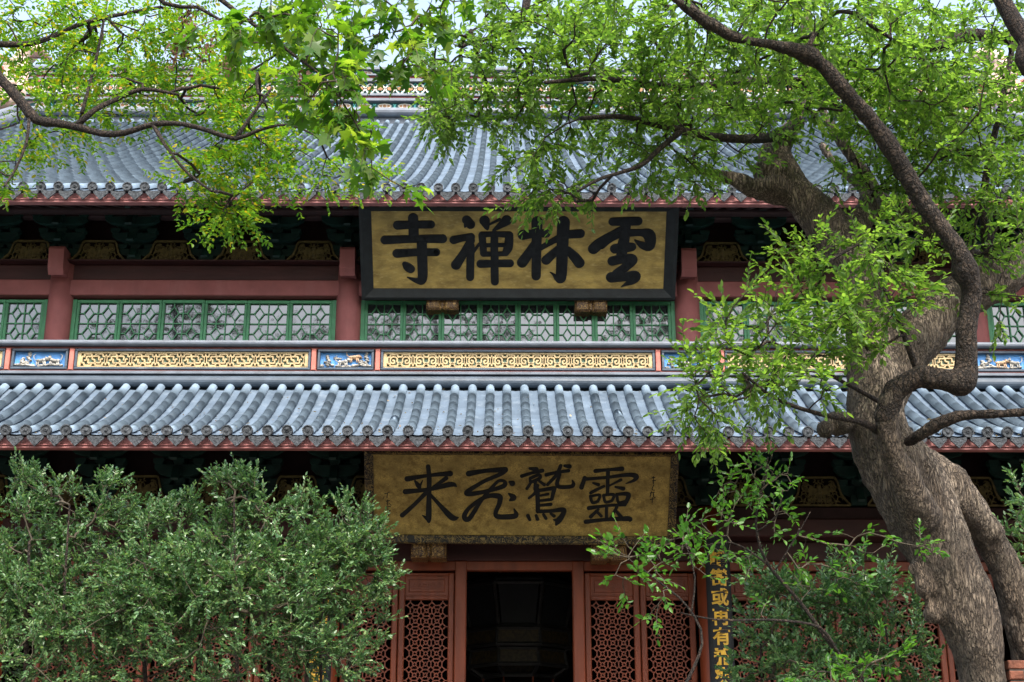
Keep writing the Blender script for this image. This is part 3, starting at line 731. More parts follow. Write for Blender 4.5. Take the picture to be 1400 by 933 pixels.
def smooth_path(pts, step):
    out = []; n = len(pts)
    p = [np.array(q, float) for q in pts]
    for i in range(n - 1):
        a, b_, c, d = p[max(i - 1, 0)], p[i], p[i + 1], p[min(i + 2, n - 1)]
        L = np.hypot(*(c - b_)[:2]); k = max(2, int(L / step))
        for j in range(k):
            t = j / k
            out.append(.5 * ((2 * b_) + (c - a) * t + (2 * a - 5 * b_ + 4 * c - d) * t * t + (3 * b_ - a - 3 * c + d) * t ** 3))
    out.append(p[-1]); return out
def brush(mb, strokes, conv, h=.012, seg=14):
    """a stroke of the brush: a dense run of low round pads, each a hair higher than the last"""
    i = 0
    for st in strokes:
        pts = [(*conv(x, y), r) for x, y, r in st]
        sc = abs(conv(st[0][0] + 1, st[0][1])[0] - conv(st[0][0], st[0][1])[0])
        pts = [(a, b_, r * sc) for a, b_, r in pts]
        rm = sorted(r for *_, r in pts)[0]
        for (x, y, r) in smooth_path(pts, max(.004, min(.014, .28 * max(rm, .012)))):
            r = max(r, .002); o = len(mb.v); e = i * 1.2e-6; i += 1
            for rr_, z in ((r, 0), (r * .97, h * .7), (r * .86, h)):
                for k in range(seg):
                    a = 2 * math.pi * k / seg; mb.v.append((x + rr_ * math.cos(a), y + rr_ * math.sin(a), z + e + .001))
            for q in range(2):
                for k in range(seg):
                    k2 = (k + 1) % seg; mb.f.append((o + q * seg + k, o + q * seg + k2, o + (q + 1) * seg + k2, o + (q + 1) * seg + k)); mb.m.append(0)
            mb.f.append(tuple(o + 2 * seg + k for k in range(seg))); mb.m.append(0)
def board(name, label, cat, pl, inner, fm, bm, frame_depth, lip):
    root = thing(name, label, cat); pl.place(root)
    i0, i1, j0, j1 = inner; W, H = pl.W, pl.H
    b = MB()
    def quad(a, c, d, e, za, zb):   # frame member, sloping from the high outer edge down to the board
        (ax, ay), (cx, cy), (dx, dy), (ex, ey) = a, c, d, e
        b.add([(ax, ay, -.08), (cx, cy, -.08), (ax, ay, frame_depth), (cx, cy, frame_depth), (ax * .72 + ex * .28, ay * .72 + ey * .28, frame_depth + .015), (cx * .72 + dx * .28, cy * .72 + dy * .28, frame_depth + .015), (dx, dy, lip), (ex, ey, lip), (dx, dy, -.01), (ex, ey, -.01)],
              [(0, 1, 3, 2), (2, 3, 5, 4), (4, 5, 6, 7), (7, 6, 8, 9)])
    quad((0, 0), (W, 0), (i1, j0), (i0, j0), 0, 0); quad((W, 0), (W, H), (i1, j1), (i1, j0), 0, 0)
    quad((W, H), (0, H), (i0, j1), (i1, j1), 0, 0); quad((0, H), (0, 0), (i0, j0), (i0, j1), 0, 0)
    b.add([(0, 0, -.08), (W, 0, -.08), (W, H, -.08), (0, H, -.08)], [(3, 2, 1, 0)])
    b.build('frame', fm, root)
    b = MB(); n = 3
    for k in range(n):                                   # planks
        a, c = j0 + (j1 - j0) * k / n, j0 + (j1 - j0) * (k + 1) / n
        e = random.uniform(0, .002)
        b.add([(i0, a + .001, e), (i1, a + .001, e), (i1, c - .001, e), (i0, c - .001, e)], [(0, 1, 2, 3)])
    b.add([(i0 - .01, j0 - .01, -.006), (i1 + .01, j0 - .01, -.006), (i1 + .01, j1 + .01, -.006), (i0 - .01, j1 + .01, -.006)], [(0, 1, 2, 3)])
    b.build('panel', bm, root)
    return root
def inner_of(pl, tl, tr, br, bl):
    q = [pl.px(*p) for p in (tl, tr, br, bl)]
    return ((q[0][0] + q[3][0]) / 2, (q[1][0] + q[2][0]) / 2, (q[2][1] + q[3][1]) / 2, (q[0][1] + q[1][1]) / 2)

# upper board
YB, YT = 20.22, 19.28
plU = Plane(P(495, 409, YB), P(922.5, 409.5, YB), P(492, 279, YT))
sgn = board('hanging_board', 'large gold hanging board with four thick black characters under the upper eave', 'sign board', plU,
            inner_of(plU, (507, 287), (911, 291), (907, 396.5), (511, 393)), M['frame_black'], M['gold_up'], .055, .012)
cA = lambda x, y: plU.px(500 + x / 6.3636, 270 + y / 6.3636)
cB = lambda x, y: plU.px(700 + x / 6.087, 270 + y / 6.087)
CH1 = [
 (cA, [[(412,180,46),(415,260,46),(418,335,46)],[(278,243,42),(420,238,38),(566,236,38)],[(168,371,41),(420,362,37),(668,360,42)],[(272,488,41),(440,478,36),(612,477,37)],
       [(488,390,46),(493,560,46),(495,690,44),(483,722,42)],[(480,728,36),(430,720,22),(362,694,5)],[(340,580,24),(365,605,40),(390,622,40)]]),
 (cA, [[(878,197,42),(912,236,42)],[(872,240,20),(862,260,6)],[(766,371,39),(850,352,33),(915,345,38)],[(916,375,36),(852,488,38),(786,588,46)],[(915,420,34),(911,560,36),(908,695,36)],[(988,405,14),(940,470,15)],
       [(1034,202,47),(1052,255,26),(1062,284,5)],[(1226,200,47),(1180,238,32),(1112,286,12)],[(1078,235,10),(1165,192,14)],
       [(1012,330,33),(1026,488,32)],[(1010,323,28),(1130,320,26),(1250,325,32)],[(1250,330,36),(1240,430,42),(1218,482,32)],[(1020,417,20),(1240,414,20)],[(1024,494,24),(1220,490,22)],[(1120,320,35),(1118,500,35)],
       [(1000,578,38),(1130,575,36),(1254,574,37)],[(1122,520,36),(1122,650,36),(1124,733,36)]]),
 (cB, [[(90,312,45),(200,300,36),(286,300,38)],[(208,202,48),(205,400,42),(201,655,40)],[(188,380,30),(140,465,42),(85,543,46)],
       [(480,308,38),(568,302,40)],[(385,340,30),(300,385,26),(235,425,22)],[(385,430,34),(285,522,42)],[(428,208,55),(420,400,50),(411,640,48),(400,675,44)],[(375,672,26),(345,642,12),(318,622,5)],[(466,440,34),(525,500,44),(560,545,46)]]),
 (cB, [[(838,203,37),(940,200,40),(1048,198,39)],[(898,258,15),(800,318,24),(725,385,46),(678,428,48)],[(905,305,30),(820,352,24),(745,400,34)],[(945,225,46),(938,320,44),(925,400,52)],
       [(980,296,34),(1080,294,33),(1138,312,52),(1152,365,48),(1138,408,42),(1080,396,30),(1022,356,7)],[(856,428,42),(930,418,46),(996,412,39)],
       [(930,400,50),(905,500,42)],[(835,530,42),(920,512,42),(1000,518,46),(950,575,40),(870,640,44)],[(828,665,48),(930,662,40),(1022,655,48),(1005,690,36),(955,718,18),(908,744,4)]])]
for cv, st in CH1:
    b = MB(); brush(b, st, cv, .014); b.build('character', M['ink'], sgn)

# lower board
YB2, YT2 = 19.30, 18.50
plL = Plane(P(501, 740.5, YB2), P(922, 743.5, YB2), P(497, 614, YT2))
sg2 = board('hanging_board', 'dark gold hanging board with slender black characters and scrolled gilt frame above the doorway', 'sign board', plL,
            inner_of(plL, (509.6, 621), (917, 624), (912.5, 733.5), (513, 731)), M['gilt'], M['gold_low'], .06, .02)
cC = lambda x, y: plL.px(500 + x / 6.3636, 610 + y / 6.3636)
cD = lambda x, y: plL.px(700 + x / 6.087, 610 + y / 6.087)
CH2 = [
 (cC, [[(543,178,20),(552,280,22),(550,450,22),(548,610,26),(549,655,16)],[(540,635,20),(494,603,5)],[(362,286,26),(550,256,16),(735,240,26)],[(430,305,10),(458,345,22),(470,360,14)],[(470,350,12),(495,300,5)],[(700,280,20),(640,322,16),(585,355,9)],
       [(346,397,25),(550,377,18),(738,334,24),(790,350,6)],[(523,408,20),(420,512,18),(318,602,22)],[(565,425,14),(660,530,20),(752,622,28),(806,622,5)]]),
 (cC, [[(896,240,27),(1050,215,20),(1212,207,28)],[(1215,210,24),(1170,245,20),(1020,312,18),(880,402,22),(930,415,22),(1080,387,18),(1200,347,22),(1206,308,16),(1155,305,14),(1090,370,16),(1000,480,18),(912,618,22),(872,638,24),(860,600,22),(915,525,18),(1050,440,20),(1158,438,26),(1165,490,22),(1130,585,20),(1160,615,24),(1285,612,26),(1308,590,20),(1290,548,6)],
       [(1250,310,9),(1275,325,26)],[(1245,415,8),(1285,448,27),(1255,472,10)]]),
 (cD, [[(148,186,12),(200,195,22)],[(82,250,17),(160,226,14),(252,205,18)],[(152,268,14),(222,240,14),(230,268,15),(160,298,14),(150,270,12)],[(195,295,14),(192,360,16)],[(160,300,12),(124,354,14)],[(222,288,10),(268,322,15)],
       [(285,240,17),(370,220,14),(470,205,16)],[(438,164,12),(478,170,20)],[(405,164,16),(370,240,16),(295,322,13)],[(398,235,14),(375,310,18),(395,340,18),(485,338,18),(512,318,16),(500,284,5)],
       [(212,330,16),(190,390,14),(140,434,10)],[(210,360,20),(214,460,19),(215,540,20)],[(215,372,15),(345,350,18)],[(352,352,20),(332,440,15)],[(240,412,11),(300,400,12)],[(230,455,12),(325,445,14)],[(220,496,11),(322,485,16)],
       [(215,545,17),(330,540,16),(425,530,22),(422,570,22),(388,620,26),(366,655,8)],[(385,620,22),(345,612,5)],[(132,580,17),(148,612,14)],[(200,578,13),(212,608,16)],[(262,570,13),(282,602,14)],[(322,562,11),(350,582,15)]]),
 (cD, [[(695,208,19),(800,198,14),(915,190,21)],[(605,265,18),(578,345,20)],[(600,276,16),(780,262,14),(960,240,18),(1032,252,23),(1015,285,14),(948,312,4)],[(800,200,18),(796,300,16),(795,395,15)],[(675,308,9),(718,322,16)],[(765,335,12),(700,365,14),(655,390,14)],[(905,282,14),(870,300,10),(800,335,8)],[(860,340,9),(925,355,18)],
       [(652,418,14),(670,470,14),(716,460,13)],[(655,418,12),(728,408,13),(716,460,13)],[(762,412,13),(778,465,13),(832,455,12)],[(760,410,12),(845,405,14),(832,455,12)],[(872,402,13),(886,468,13),(938,462,13)],[(870,402,12),(968,404,20),(938,488,16)],
       [(640,516,19),(790,496,13),(935,488,15)],[(718,528,11),(655,588,17)],[(700,540,11),(742,582,14)],[(786,500,14),(786,608,14)],[(872,508,14),(828,585,11)],[(858,530,11),(908,590,17)],[(615,630,20),(780,612,16),(965,604,23),(980,622,10)]])]
for cv, st in CH2:
    b = MB(); brush(b, st, cv, .010); b.build('character', M['ink'], sg2)
b = MB()
sig = [(cC, [[(165,415,4),(205,405,3)],[(188,415,4),(185,450,4)],[(160,440,3),(150,462,3)],[(178,480,4),(208,475,4)],[(190,470,4),(192,515,4)],[(205,500,3),(222,515,3)],[(178,530,4),(215,525,4)],[(186,545,3),(200,560,4)],[(172,568,3),(215,560,4)],[(198,560,4),(200,610,4)],[(185,590,3),(212,585,4)]]),
       (cD, [[(1165,265,4),(1190,262,4)],[(1178,255,4),(1176,312,4)],[(1168,290,3),(1195,285,4)],[(1180,325,3),(1165,360,4),(1185,368,4)],[(1150,392,4),(1185,385,4)],[(1160,380,4),(1150,420,4)],[(1175,395,4),(1180,425,4),(1192,430,3)],[(1150,445,4),(1182,440,4)],[(1168,430,4),(1166,470,4)]])]
for cv, st in sig: brush(b, st, cv, .004, 8)
b.build('signature', M['ink'], sg2)

# carved gilt blocks carrying the boards
for (x0, x1, y0, y1, Y, grp) in ((583, 627, 406, 424, 20.24, 'u'), (786, 830, 407, 426, 20.24, 'u'), (562, 610, 741, 763, 19.36, 'l'), (809, 857, 744, 766, 19.36, 'l')):
    b = MB(); a, c = X_(x0, Y, y0), X_(x1, Y, y0); z0, z1 = Z_(y1, Y), Z_(y0, Y); m_ = (a + c) / 2
    b.bbox(a, m_ - .025, Y - .02, Y + .35, z0, z1, .03); b.bbox(m_ + .025, c, Y - .02, Y + .35, z0, z1, .03); b.bbox(m_ - .024, m_ + .024, Y, Y + .34, z0 + .02, z1 - .02, .01)
    side = 'left' if x0 < 700 else 'right'
    tag(b.build('carved_support_block', M['gilt_block']), 'gilt carved block under the %s end of the %s gold board' % (side, 'upper' if grp == 'u' else 'lower'), 'carved block', 'gilt carved blocks under the boards')

# couplet boards on the two middle columns
def couplet(px, text, label, py0):
    Y = 19.46; x = X_(px, Y, 850); hw = .165; root = thing('couplet_board', label, 'sign board', (x, Y, 1.7), 'couplet boards on the columns')
    z1 = Z_(py0, Y); b = MB(); n = 10; pts = []
    for i in range(n + 1):
        a = -math.pi * .36 + math.pi * .72 * i / n; pts.append((x + .30 * math.sin(a) * .62, Y + .12 - .13 * math.cos(a)))
    for i in range(n):
        (xa, ya), (xb, yb) = pts[i], pts[i + 1]
        b.add([(xa, ya, 1.7), (xb, yb, 1.7), (xb, yb, z1), (xa, ya, z1), (xa, ya + .04, 1.7), (xb, yb + .04, 1.7), (xb, yb + .04, z1), (xa, ya + .04, z1)], [(0, 1, 2, 3), (7, 6, 5, 4), (3, 2, 6, 7), (0, 4, 5, 1)])
    b.build('board', M['black'], root, False)
    st = (Z_(742, Y) - Z_(930, Y)) / 7.0; zc = Z_(765, Y)
    for k, ch in enumerate(text):
        cu = bpy.data.curves.new('character', 'FONT'); cu.body = ch; cu.size = .245; cu.align_x = 'CENTER'; cu.align_y = 'CENTER'; cu.extrude = .006; cu.offset = .006; cu.resolution_u = 2
        o = bpy.data.objects.new('character', cu); COL.objects.link(o)
        bpy.context.view_layer.update()
        me = bpy.data.meshes.new_from_object(o.evaluated_get(bpy.context.evaluated_depsgraph_get())); bpy.data.objects.remove(o); bpy.data.curves.remove(cu)
        me.materials.clear(); me.materials.append(M['gold_letter'])
        vs = np.array([v.co for v in me.vertices]) if len(me.vertices) else np.zeros((0, 3))
        if len(vs):
            # onto the bowed face of the board
            for v in me.vertices:
                u = max(-.99, min(.99, (v.co.x) / (.30 * .62))); a = math.asin(u)
                yy = Y + .12 - .13 * math.cos(a) - .004 - v.co.z
                v.co = (x + v.co.x, yy, zc - k * st + v.co.y)
        o = bpy.data.objects.new('character', me); COL.objects.link(o); o.parent = root
    adopt(root)
couplet(986, '峰巒或再有飛來坐山門', 'black couplet board with gold characters on the column right of the open doorway', 732)
couplet(437, '泉水已漸生暖意放笑臉', 'black couplet board with gold characters half hidden behind the left shrub', 732)

# lantern hanging inside the doorway
lx, ly, lz = X_(708, 23.4, 840), 23.4, Z_(842, 23.4)
lan = thing('palace_lantern', 'dark eight-sided palace lantern hanging inside the open doorway', 'lantern', (lx, ly, lz))
def octa(r, z, ph=math.pi / 8): return [(lx + r * math.cos(ph + k * math.pi / 4), ly + r * math.sin(ph + k * math.pi / 4), lz + z) for k in range(8)]
b = MB()
tiers = ((.62, .62), (.95, .46), (1.0, .40), (.82, -.25), (.88, -.30), (.9, -.55), (.80, -.60), (.84, -.85), (.6, -1.0))
rings = [octa(r, z) for r, z in tiers]
for A in rings:
    for k in range(8): b.tube([A[k], A[(k + 1) % 8]], .035, 6, 0)
for A, C_ in zip(rings[:-1], rings[1:]):
    for k in range(8): b.tube([A[k], C_[k]], .03, 6, 0)
b.build('frame', M['iron'], lan)
b = MB()
for a, c in ((2, 3),):
    for k in range(8):
        A, C_ = rings[a], rings[c]; f = .08
        q = [Vector(A[k]).lerp(Vector(A[(k + 1) % 8]), f), Vector(A[k]).lerp(Vector(A[(k + 1) % 8]), 1 - f), Vector(C_[k]).lerp(Vector(C_[(k + 1) % 8]), 1 - f), Vector(C_[k]).lerp(Vector(C_[(k + 1) % 8]), f)]
        b.add([tuple(v) for v in q], [(0, 1, 2, 3)])
b.build('pane', M['lantern_pane'], lan)
for a, c in ((0, 1), (4, 5), (6, 7)):
    b = MB(); A, C_ = rings[a], rings[c]
    b.add(A + C_, [(k, (k + 1) % 8, 8 + (k + 1) % 8, 8 + k) for k in range(8)])
    b.build('carved_skirt', M['gold_dim'], lan)
b = MB()
for k in range(8):
    x, y, z = rings[-1][k]
    b.tube([(x, y, z), (x, y, z - .5), (x, y, z - .55)], [.012, .035, .05], 6)
b.build('tassel', M['door_red'], lan)
b = MB(); b.tube([(lx, ly, lz + .6), (lx, ly, 7.0)], .02, 6); b.build('chain', M['iron'], lan)
adopt(lan)
#TREES
# ================================================================== TREES
LEAF_T = {  # outline templates: along, across, lift
 'oval':  (np.array([(0, 0, 0), (.30, .24, .05), (.70, .20, .03), (1, 0, -.10), (.70, -.20, .03), (.30, -.24, .05)]), np.array([(0, 1, 2, 3), (0, 3, 4, 5)])),
 'narrow': (np.array([(0, 0, 0), (.32, .17, .04), (.70, .14, .02), (1, 0, -.10), (.70, -.14, .02), (.32, -.17, .04)]), np.array([(0, 1, 2, 3), (0, 3, 4, 5)])),
 'lobed': (np.array([(0, 0, 0), (.12, .22, 0), (.10, .58, -.06), (.36, .26, .03), (.62, .60, -.08), (.62, .20, .03), (1.05, 0, -.14), (.62, -.20, .03), (.62, -.60, -.08), (.36, -.26, .03), (.10, -.58, -.06), (.12, -.22, 0)]),
           np.array([(0, 1, 2, 3), (0, 3, 4, 5), (0, 5, 6, 7), (0, 7, 8, 9), (0, 9, 10, 11)])),
}
def unit(a): return a / (np.linalg.norm(a, axis=-1, keepdims=True) + 1e-9)
def leaves(name, base, dirs, size, shape, material, parent, tilt=.5, up=(0, 0, 1)):
    """a leaf at every base point: dirs = way it points, size = length"""
    T, Fq = LEAF_T[shape]; n = len(base)
    nrm = np.array(up)[None, :] + rng.normal(0, tilt, (n, 3)); d = unit(dirs)
    side = unit(np.cross(nrm, d)); nn = np.cross(d, side)
    fold = rng.uniform(.2, 1.8, (n, 1, 1))
    s = size[:, None, None]
    V = base[:, None, :] + s * (T[None, :, 0:1] * d[:, None, :] + T[None, :, 1:2] * side[:, None, :] * rng.uniform(.8, 1.15, (n, 1, 1)) + T[None, :, 2:3] * fold * nn[:, None, :])
    k = len(T); idx = (np.arange(n) * k)[:, None, None] + Fq[None]
    return npmesh(name, V.reshape(-1, 3), idx.reshape(-1, 4), material, parent)
def rot_about(v, ax, an):
    ax = unit(ax); c, s = np.cos(an)[:, None], np.sin(an)[:, None]
    return v * c + np.cross(ax, v) * s + ax * (np.sum(ax * v, -1, keepdims=True)) * (1 - c)

class Tree:
    def __init__(s, tip_r=.0035, expo=.42, maxr=.05):
        s.P = []; s.R = []; s.par = []; s.fixed = []; s.limbs = []; s.tip_r = tip_r; s.expo = expo; s.maxr = maxr
        s.tips = []
    def limb(s, pts, attach=True, raw=False):
        """pts: (px, py, half width px, Y)"""
        W = [(*(p[:3] if raw else P(p[0], p[1], p[3])), p[3] if raw else p[2] * ppm(p[0], p[1], p[3])) for p in pts]
        W = smooth_path([np.array(q) for q in W], .10) if False else s._smooth(W)
        s.limbs.append(W)
        if attach:
            prev = -1
            for q in W[::2]:
                s.P.append(np.array(q[:3])); s.R.append(q[3]); s.par.append(prev); s.fixed.append(True); prev = len(s.P) - 1
        return W
    @staticmethod
    def _smooth(W):
        p = [np.array(q, float) for q in W]; n = len(p); out = []
        for i in range(n - 1):
            a, b, c, d = p[max(i - 1, 0)], p[i], p[i + 1], p[min(i + 2, n - 1)]
            k = max(2, int(np.linalg.norm((c - b)[:3]) / .07))
            for j in range(k):
                t = j / k; q = .5 * ((2 * b) + (c - a) * t + (2 * a - 5 * b + 4 * c - d) * t * t + (3 * b - a - 3 * c + d) * t ** 3)
                q[3] = max(q[3], .004); out.append(q)
        out.append(p[-1]); return out
    def grow(s, targets, seg=.13, bend=.35, back=.0):
        base = np.array(s.P); d0 = np.min(np.linalg.norm(targets[:, None, :] - base[None], axis=2), axis=1)
        cap = len(base) + int(np.sum(d0 / seg + 8)) + 64
        A = np.zeros((cap, 3)); m = len(base); A[:m] = base
        for ti in np.argsort(d0):
            t = targets[ti]; df = np.linalg.norm(A[:m] - t, axis=1); i = int(np.argmin(df)); L = df[i]
            if L < .04: continue
            p0 = A[i]; par = s.par[i]
            pd = unit(p0 - A[par]) if par >= 0 else unit(t - p0)
            n = max(2, int(L / seg)); c = p0 + (unit(t - p0) * (1 - bend) + pd * bend) * L * .5 + rng.normal(0, .06 * L, 3) + np.array((0, 0, .05 * L))
            prev = i
            for k in range(1, n + 1):
                u = k / n; q = (1 - u) ** 2 * p0 + 2 * u * (1 - u) * c + u * u * t
                if k < n: q = q + rng.normal(0, .012, 3)
                if m >= cap: break
                A[m] = q; s.P.append(q); s.R.append(0); s.par.append(prev); s.fixed.append(False); prev = m; m += 1
            s.tips.append(prev)
    def wood(s, parent, mat_thick, mat_thin, name_thin='branches'):
        n = len(s.P); cnt = np.zeros(n)
        for t in s.tips: cnt[t] += 1
        for i in range(n - 1, -1, -1):
            if s.par[i] >= 0 and not s.fixed[i]: cnt[s.par[i]] += cnt[i]
        r = np.minimum(s.tip_r * np.maximum(cnt, 1) ** s.expo, s.maxr)
        kids = {}
        for i in range(n):
            if s.par[i] >= 0 and not s.fixed[i]: kids.setdefault(s.par[i], []).append(i)
        b = MB()
        starts = [(p, k) for p, ks in kids.items() for k in ks if s.fixed[p]]
        stack = starts[:]
        while stack:
            p, i = stack.pop(); pts = [s.P[p], s.P[i]]; rr = [min(r[i], s.R[p] * .8) if s.fixed[p] else r[i], r[i]]
            cur = i
            while cur in kids:
                ks = sorted(kids[cur], key=lambda q: -cnt[q]); nx = ks[0]
                for o in ks[1:]: stack.append((cur, o))
                pts.append(s.P[nx]); rr.append(r[nx]); cur = nx
            b.tube(pts, rr, 6 if rr[0] > .008 else 4, 0, False)
        s.tip_dir = {t: unit(s.P[t] - s.P[s.par[t]]) for t in s.tips}
        if b.v: b.build(name_thin, mat_thin, parent, True)
    def sprays(s, parent, material, shape, size, per, twig_len, nsub=3, spread=.9, droop=.15, tilt=.5, twig_mat=None, leaf_name='foliage', ang=.9, tips=None, tuft=False, twig_r=.0022):
        tips = s.tips if tips is None else tips
        base = []; dr = []; tb = MB()
        for t in tips:
            p = s.P[t]; d = s.tip_dir[t]
            for q in range(nsub):
                dd = unit(d + rng.normal(0, spread * (.35 if q == 0 else .75), 3) + np.array((0, 0, -droop))); L = twig_len * rng.uniform(.6, 1.25)
                e = p + dd * L; mid = p + dd * L * .5 + np.array((0, 0, .04 * L)); e = e + np.array((0, 0, -droop * L * .5))
                tb.tube([p, mid, e], [twig_r * 1.3, twig_r, twig_r * .6], 3, 0, False)
                ax = unit(np.cross(dd, np.array((0, 0, 1)) + rng.normal(0, .3, 3)))
                for k in range(per):
                    u = (.82 + .18 * rng.random()) if tuft and k > per * .35 else (k + .5 + rng.uniform(-.3, .3)) / per
                    u = min(1., max(.05, u))
                    q_ = (1 - u) ** 2 * p + 2 * u * (1 - u) * mid + u * u * e
                    sd_ = ax * (1 if k % 2 else -1)
                    f = rng.uniform(.5, 1.) * ang
                    if k == per - 1: f = .1
                    base.append(q_); dr.append(dd * math.cos(f) + sd_ * math.sin(f) + rng.normal(0, .22, 3) + np.array((0, 0, -droop * .6)))
        base = np.array(base); dr = np.array(dr)
        sz = size * rng.uniform(.65, 1.2, len(base))
        leaves(leaf_name, base, dr, sz, shape, material, parent, tilt)
        if twig_mat: tb.build('twigs', twig_mat, parent)
        return len(base)

def blob_targets(blobs):
    """blobs: (px, py, rx px, ry px, Y, spread in Y (m), n)"""
    out = []
    for (px, py, rx, ry, Y, dY, n) in blobs:
        c = P(px, py, Y); k = ppm(px, py, Y); m = 0
        while m < n:
            u = rng.uniform(-1, 1, 3)
            if np.dot(u, u) > 1: continue
            x = u[0] * rx * k; z = u[2] * ry * k * 1.02
            out.append(c + np.array((x, u[1] * dY, z + u[1] * dY * .30))); m += 1
    return np.array(out)

def solid_wood(name, limbs, material, parent, h=.024, knots=(), lump=.06, blend=.07):
    """thick limbs blended into one skin (rounded unions on a grid), with burls and furrows in the surface"""
    allp = np.array([q for W in limbs for q in W]); lo = (allp[:, :3] - allp[:, 3:4]).min(0) - .15; hi = (allp[:, :3] + allp[:, 3:4]).max(0) + .15
    N = np.ceil((hi - lo) / h).astype(int) + 1; D = np.full(N, 1.0, np.float32)
    def local(a, c):
        i0 = np.maximum(np.floor((a - lo) / h).astype(int), 0); i1 = np.minimum(np.ceil((c - lo) / h).astype(int) + 1, N)
        g_ = np.meshgrid(*[lo[k] + h * np.arange(i0[k], i1[k]) for k in range(3)], indexing='ij')
        return tuple(slice(i0[k], i1[k]) for k in range(3)), np.stack(g_, -1)
    for W in limbs:
        E = np.full(N, 1.0, np.float32); W = np.array(W)[::2] if len(W) % 2 else np.vstack([np.array(W)[::2], np.array(W)[-1:]])
        for a, c in zip(W[:-1], W[1:]):
            m = max(a[3], c[3]) + .16
            sl, G = local(np.minimum(a[:3], c[:3]) - m, np.maximum(a[:3], c[:3]) + m)
            d = c[:3] - a[:3]; u = np.clip(((G - a[:3]) @ d) / max(d @ d, 1e-9), 0, 1)
            dist = np.linalg.norm(G - (a[:3] + u[..., None] * d), axis=-1) - (a[3] + u * (c[3] - a[3]))
            E[sl] = np.minimum(E[sl], dist)
        k = blend; hh = np.maximum(k - np.abs(D - E), 0) / k; D = np.minimum(D, E) - hh * hh * k * .25
    for p, r in knots:
        p = np.array(p); r = np.array(r); m = r.max() + .16; sl, G = local(p - m, p + m)
        q = (G - p) / r; E = (np.linalg.norm(q, axis=-1) - 1) * r.min()
        k = .05; hh = np.maximum(k - np.abs(D[sl] - E), 0) / k; D[sl] = np.minimum(D[sl], E) - hh * hh * k * .25
    # surface nets
    ins = D < 0; n3 = N - 1
    cs = [(i, j, k) for i in (0, 1) for j in (0, 1) for k in (0, 1)]
    def sub(A, o): return A[o[0]:o[0] + n3[0], o[1]:o[1] + n3[1], o[2]:o[2] + n3[2]]
    cnt = sum(sub(ins, o).astype(np.int8) for o in cs); act = (cnt > 0) & (cnt < 8)
    idx = np.argwhere(act); ids = np.full(n3, -1, np.int64); ids[act] = np.arange(len(idx))
    acc = np.zeros((len(idx), 3)); w_ = np.zeros(len(idx))
    for a in cs:
        for ax in range(3):
            if a[ax]: continue
            c = list(a); c[ax] = 1
            va = D[tuple((idx + a).T)]; vc = D[tuple((idx + c).T)]; x = (va < 0) != (vc < 0)
            u = np.where(x, va / np.where(x, va - vc, 1), 0); p = np.array(a, float) + np.outer(u, np.eye(3)[ax])
            acc[x] += p[x]; w_[x] += 1
    V = lo + h * (idx + acc / w_[:, None]); Fs = []
    for ax in range(3):
        b_, c_ = (ax + 1) % 3, (ax + 2) % 3
        s0 = [slice(1, -1)] * 3; s1 = [slice(1, -1)] * 3; s0[ax] = slice(0, -1); s1[ax] = slice(1, None)
        A, B_ = ins[tuple(s0)], ins[tuple(s1)]; e = np.argwhere(A != B_)
        if not len(e): continue
        g_ = e.copy(); g_[:, b_] += 1; g_[:, c_] += 1
        fl = A[tuple(e.T)]
        def cid(db, dc):
            q = g_.copy(); q[:, b_] += db; q[:, c_] += dc; return ids[tuple(q.T)]
        f = np.stack([cid(-1, -1), cid(0, -1), cid(0, 0), cid(-1, 0)], 1); f[~fl] = f[~fl][:, ::-1]; Fs.append(f)
    Fq = np.vstack(Fs); Fq = Fq[(Fq >= 0).all(1)]
    o = npmesh(name, V, Fq, material, parent, True); me = o.data
    co = np.array([v.co for v in me.vertices]); no_ = np.array([v.normal for v in me.vertices]); a_ = np.zeros(len(co))
    for i, c in enumerate(co):
        a_[i] = noise.noise(Vector((c[0] * 2.4, c[1] * 2.4, c[2] * 1.7))) * lump + noise.noise(Vector((c[0] * 8, c[1] * 8, c[2] * 4 + 9))) * lump * .45 - abs(noise.noise(Vector((c[0] * 21, c[1] * 21, c[2] * 5 + 3)))) * lump * .45
    me.vertices.foreach_set('co', (co + no_ * a_[:, None]).astype(np.float32).ravel()); me.update()
    return o

L_CAMPHOR = leafmat('camphor_leaf', (.068, .150, .030), (.175, .290, .062), .63, .42, (1.7, 1.7, .75))
L_YOUNG = leafmat('young_leaf', (.045, .14, .02), (.10, .24, .03), .42, .38, (1.9, 2.0, .8))
L_DARK = leafmat('osmanthus_leaf', (.050, .122, .046), (.145, .262, .105), .30, .27, (1.5, 1.6, .8), (.26, .36, .15))
L_PINN = leafmat('pinnate_leaf', (.055, .16, .020), (.15, .27, .024), .5, .45, (2.0, 1.9, .7), (.30, .26, .02))
L_LOBED = leafmat('lobed_leaf', (.045, .13, .015), (.11, .21, .02), .6, .35, (1.8, 1.8, .7), (.22, .30, .05))
L_SEED = leafmat('dry_seed', (.09, .045, .03), (.16, .08, .05), .1, .8)
L_LITTER = leafmat('fallen_leaf', (.22, .13, .06), (.38, .30, .17), .1, .7)
L_FAR = leafmat('woodland_leaf', (.025, .07, .015), (.06, .13, .025), .2, .5)

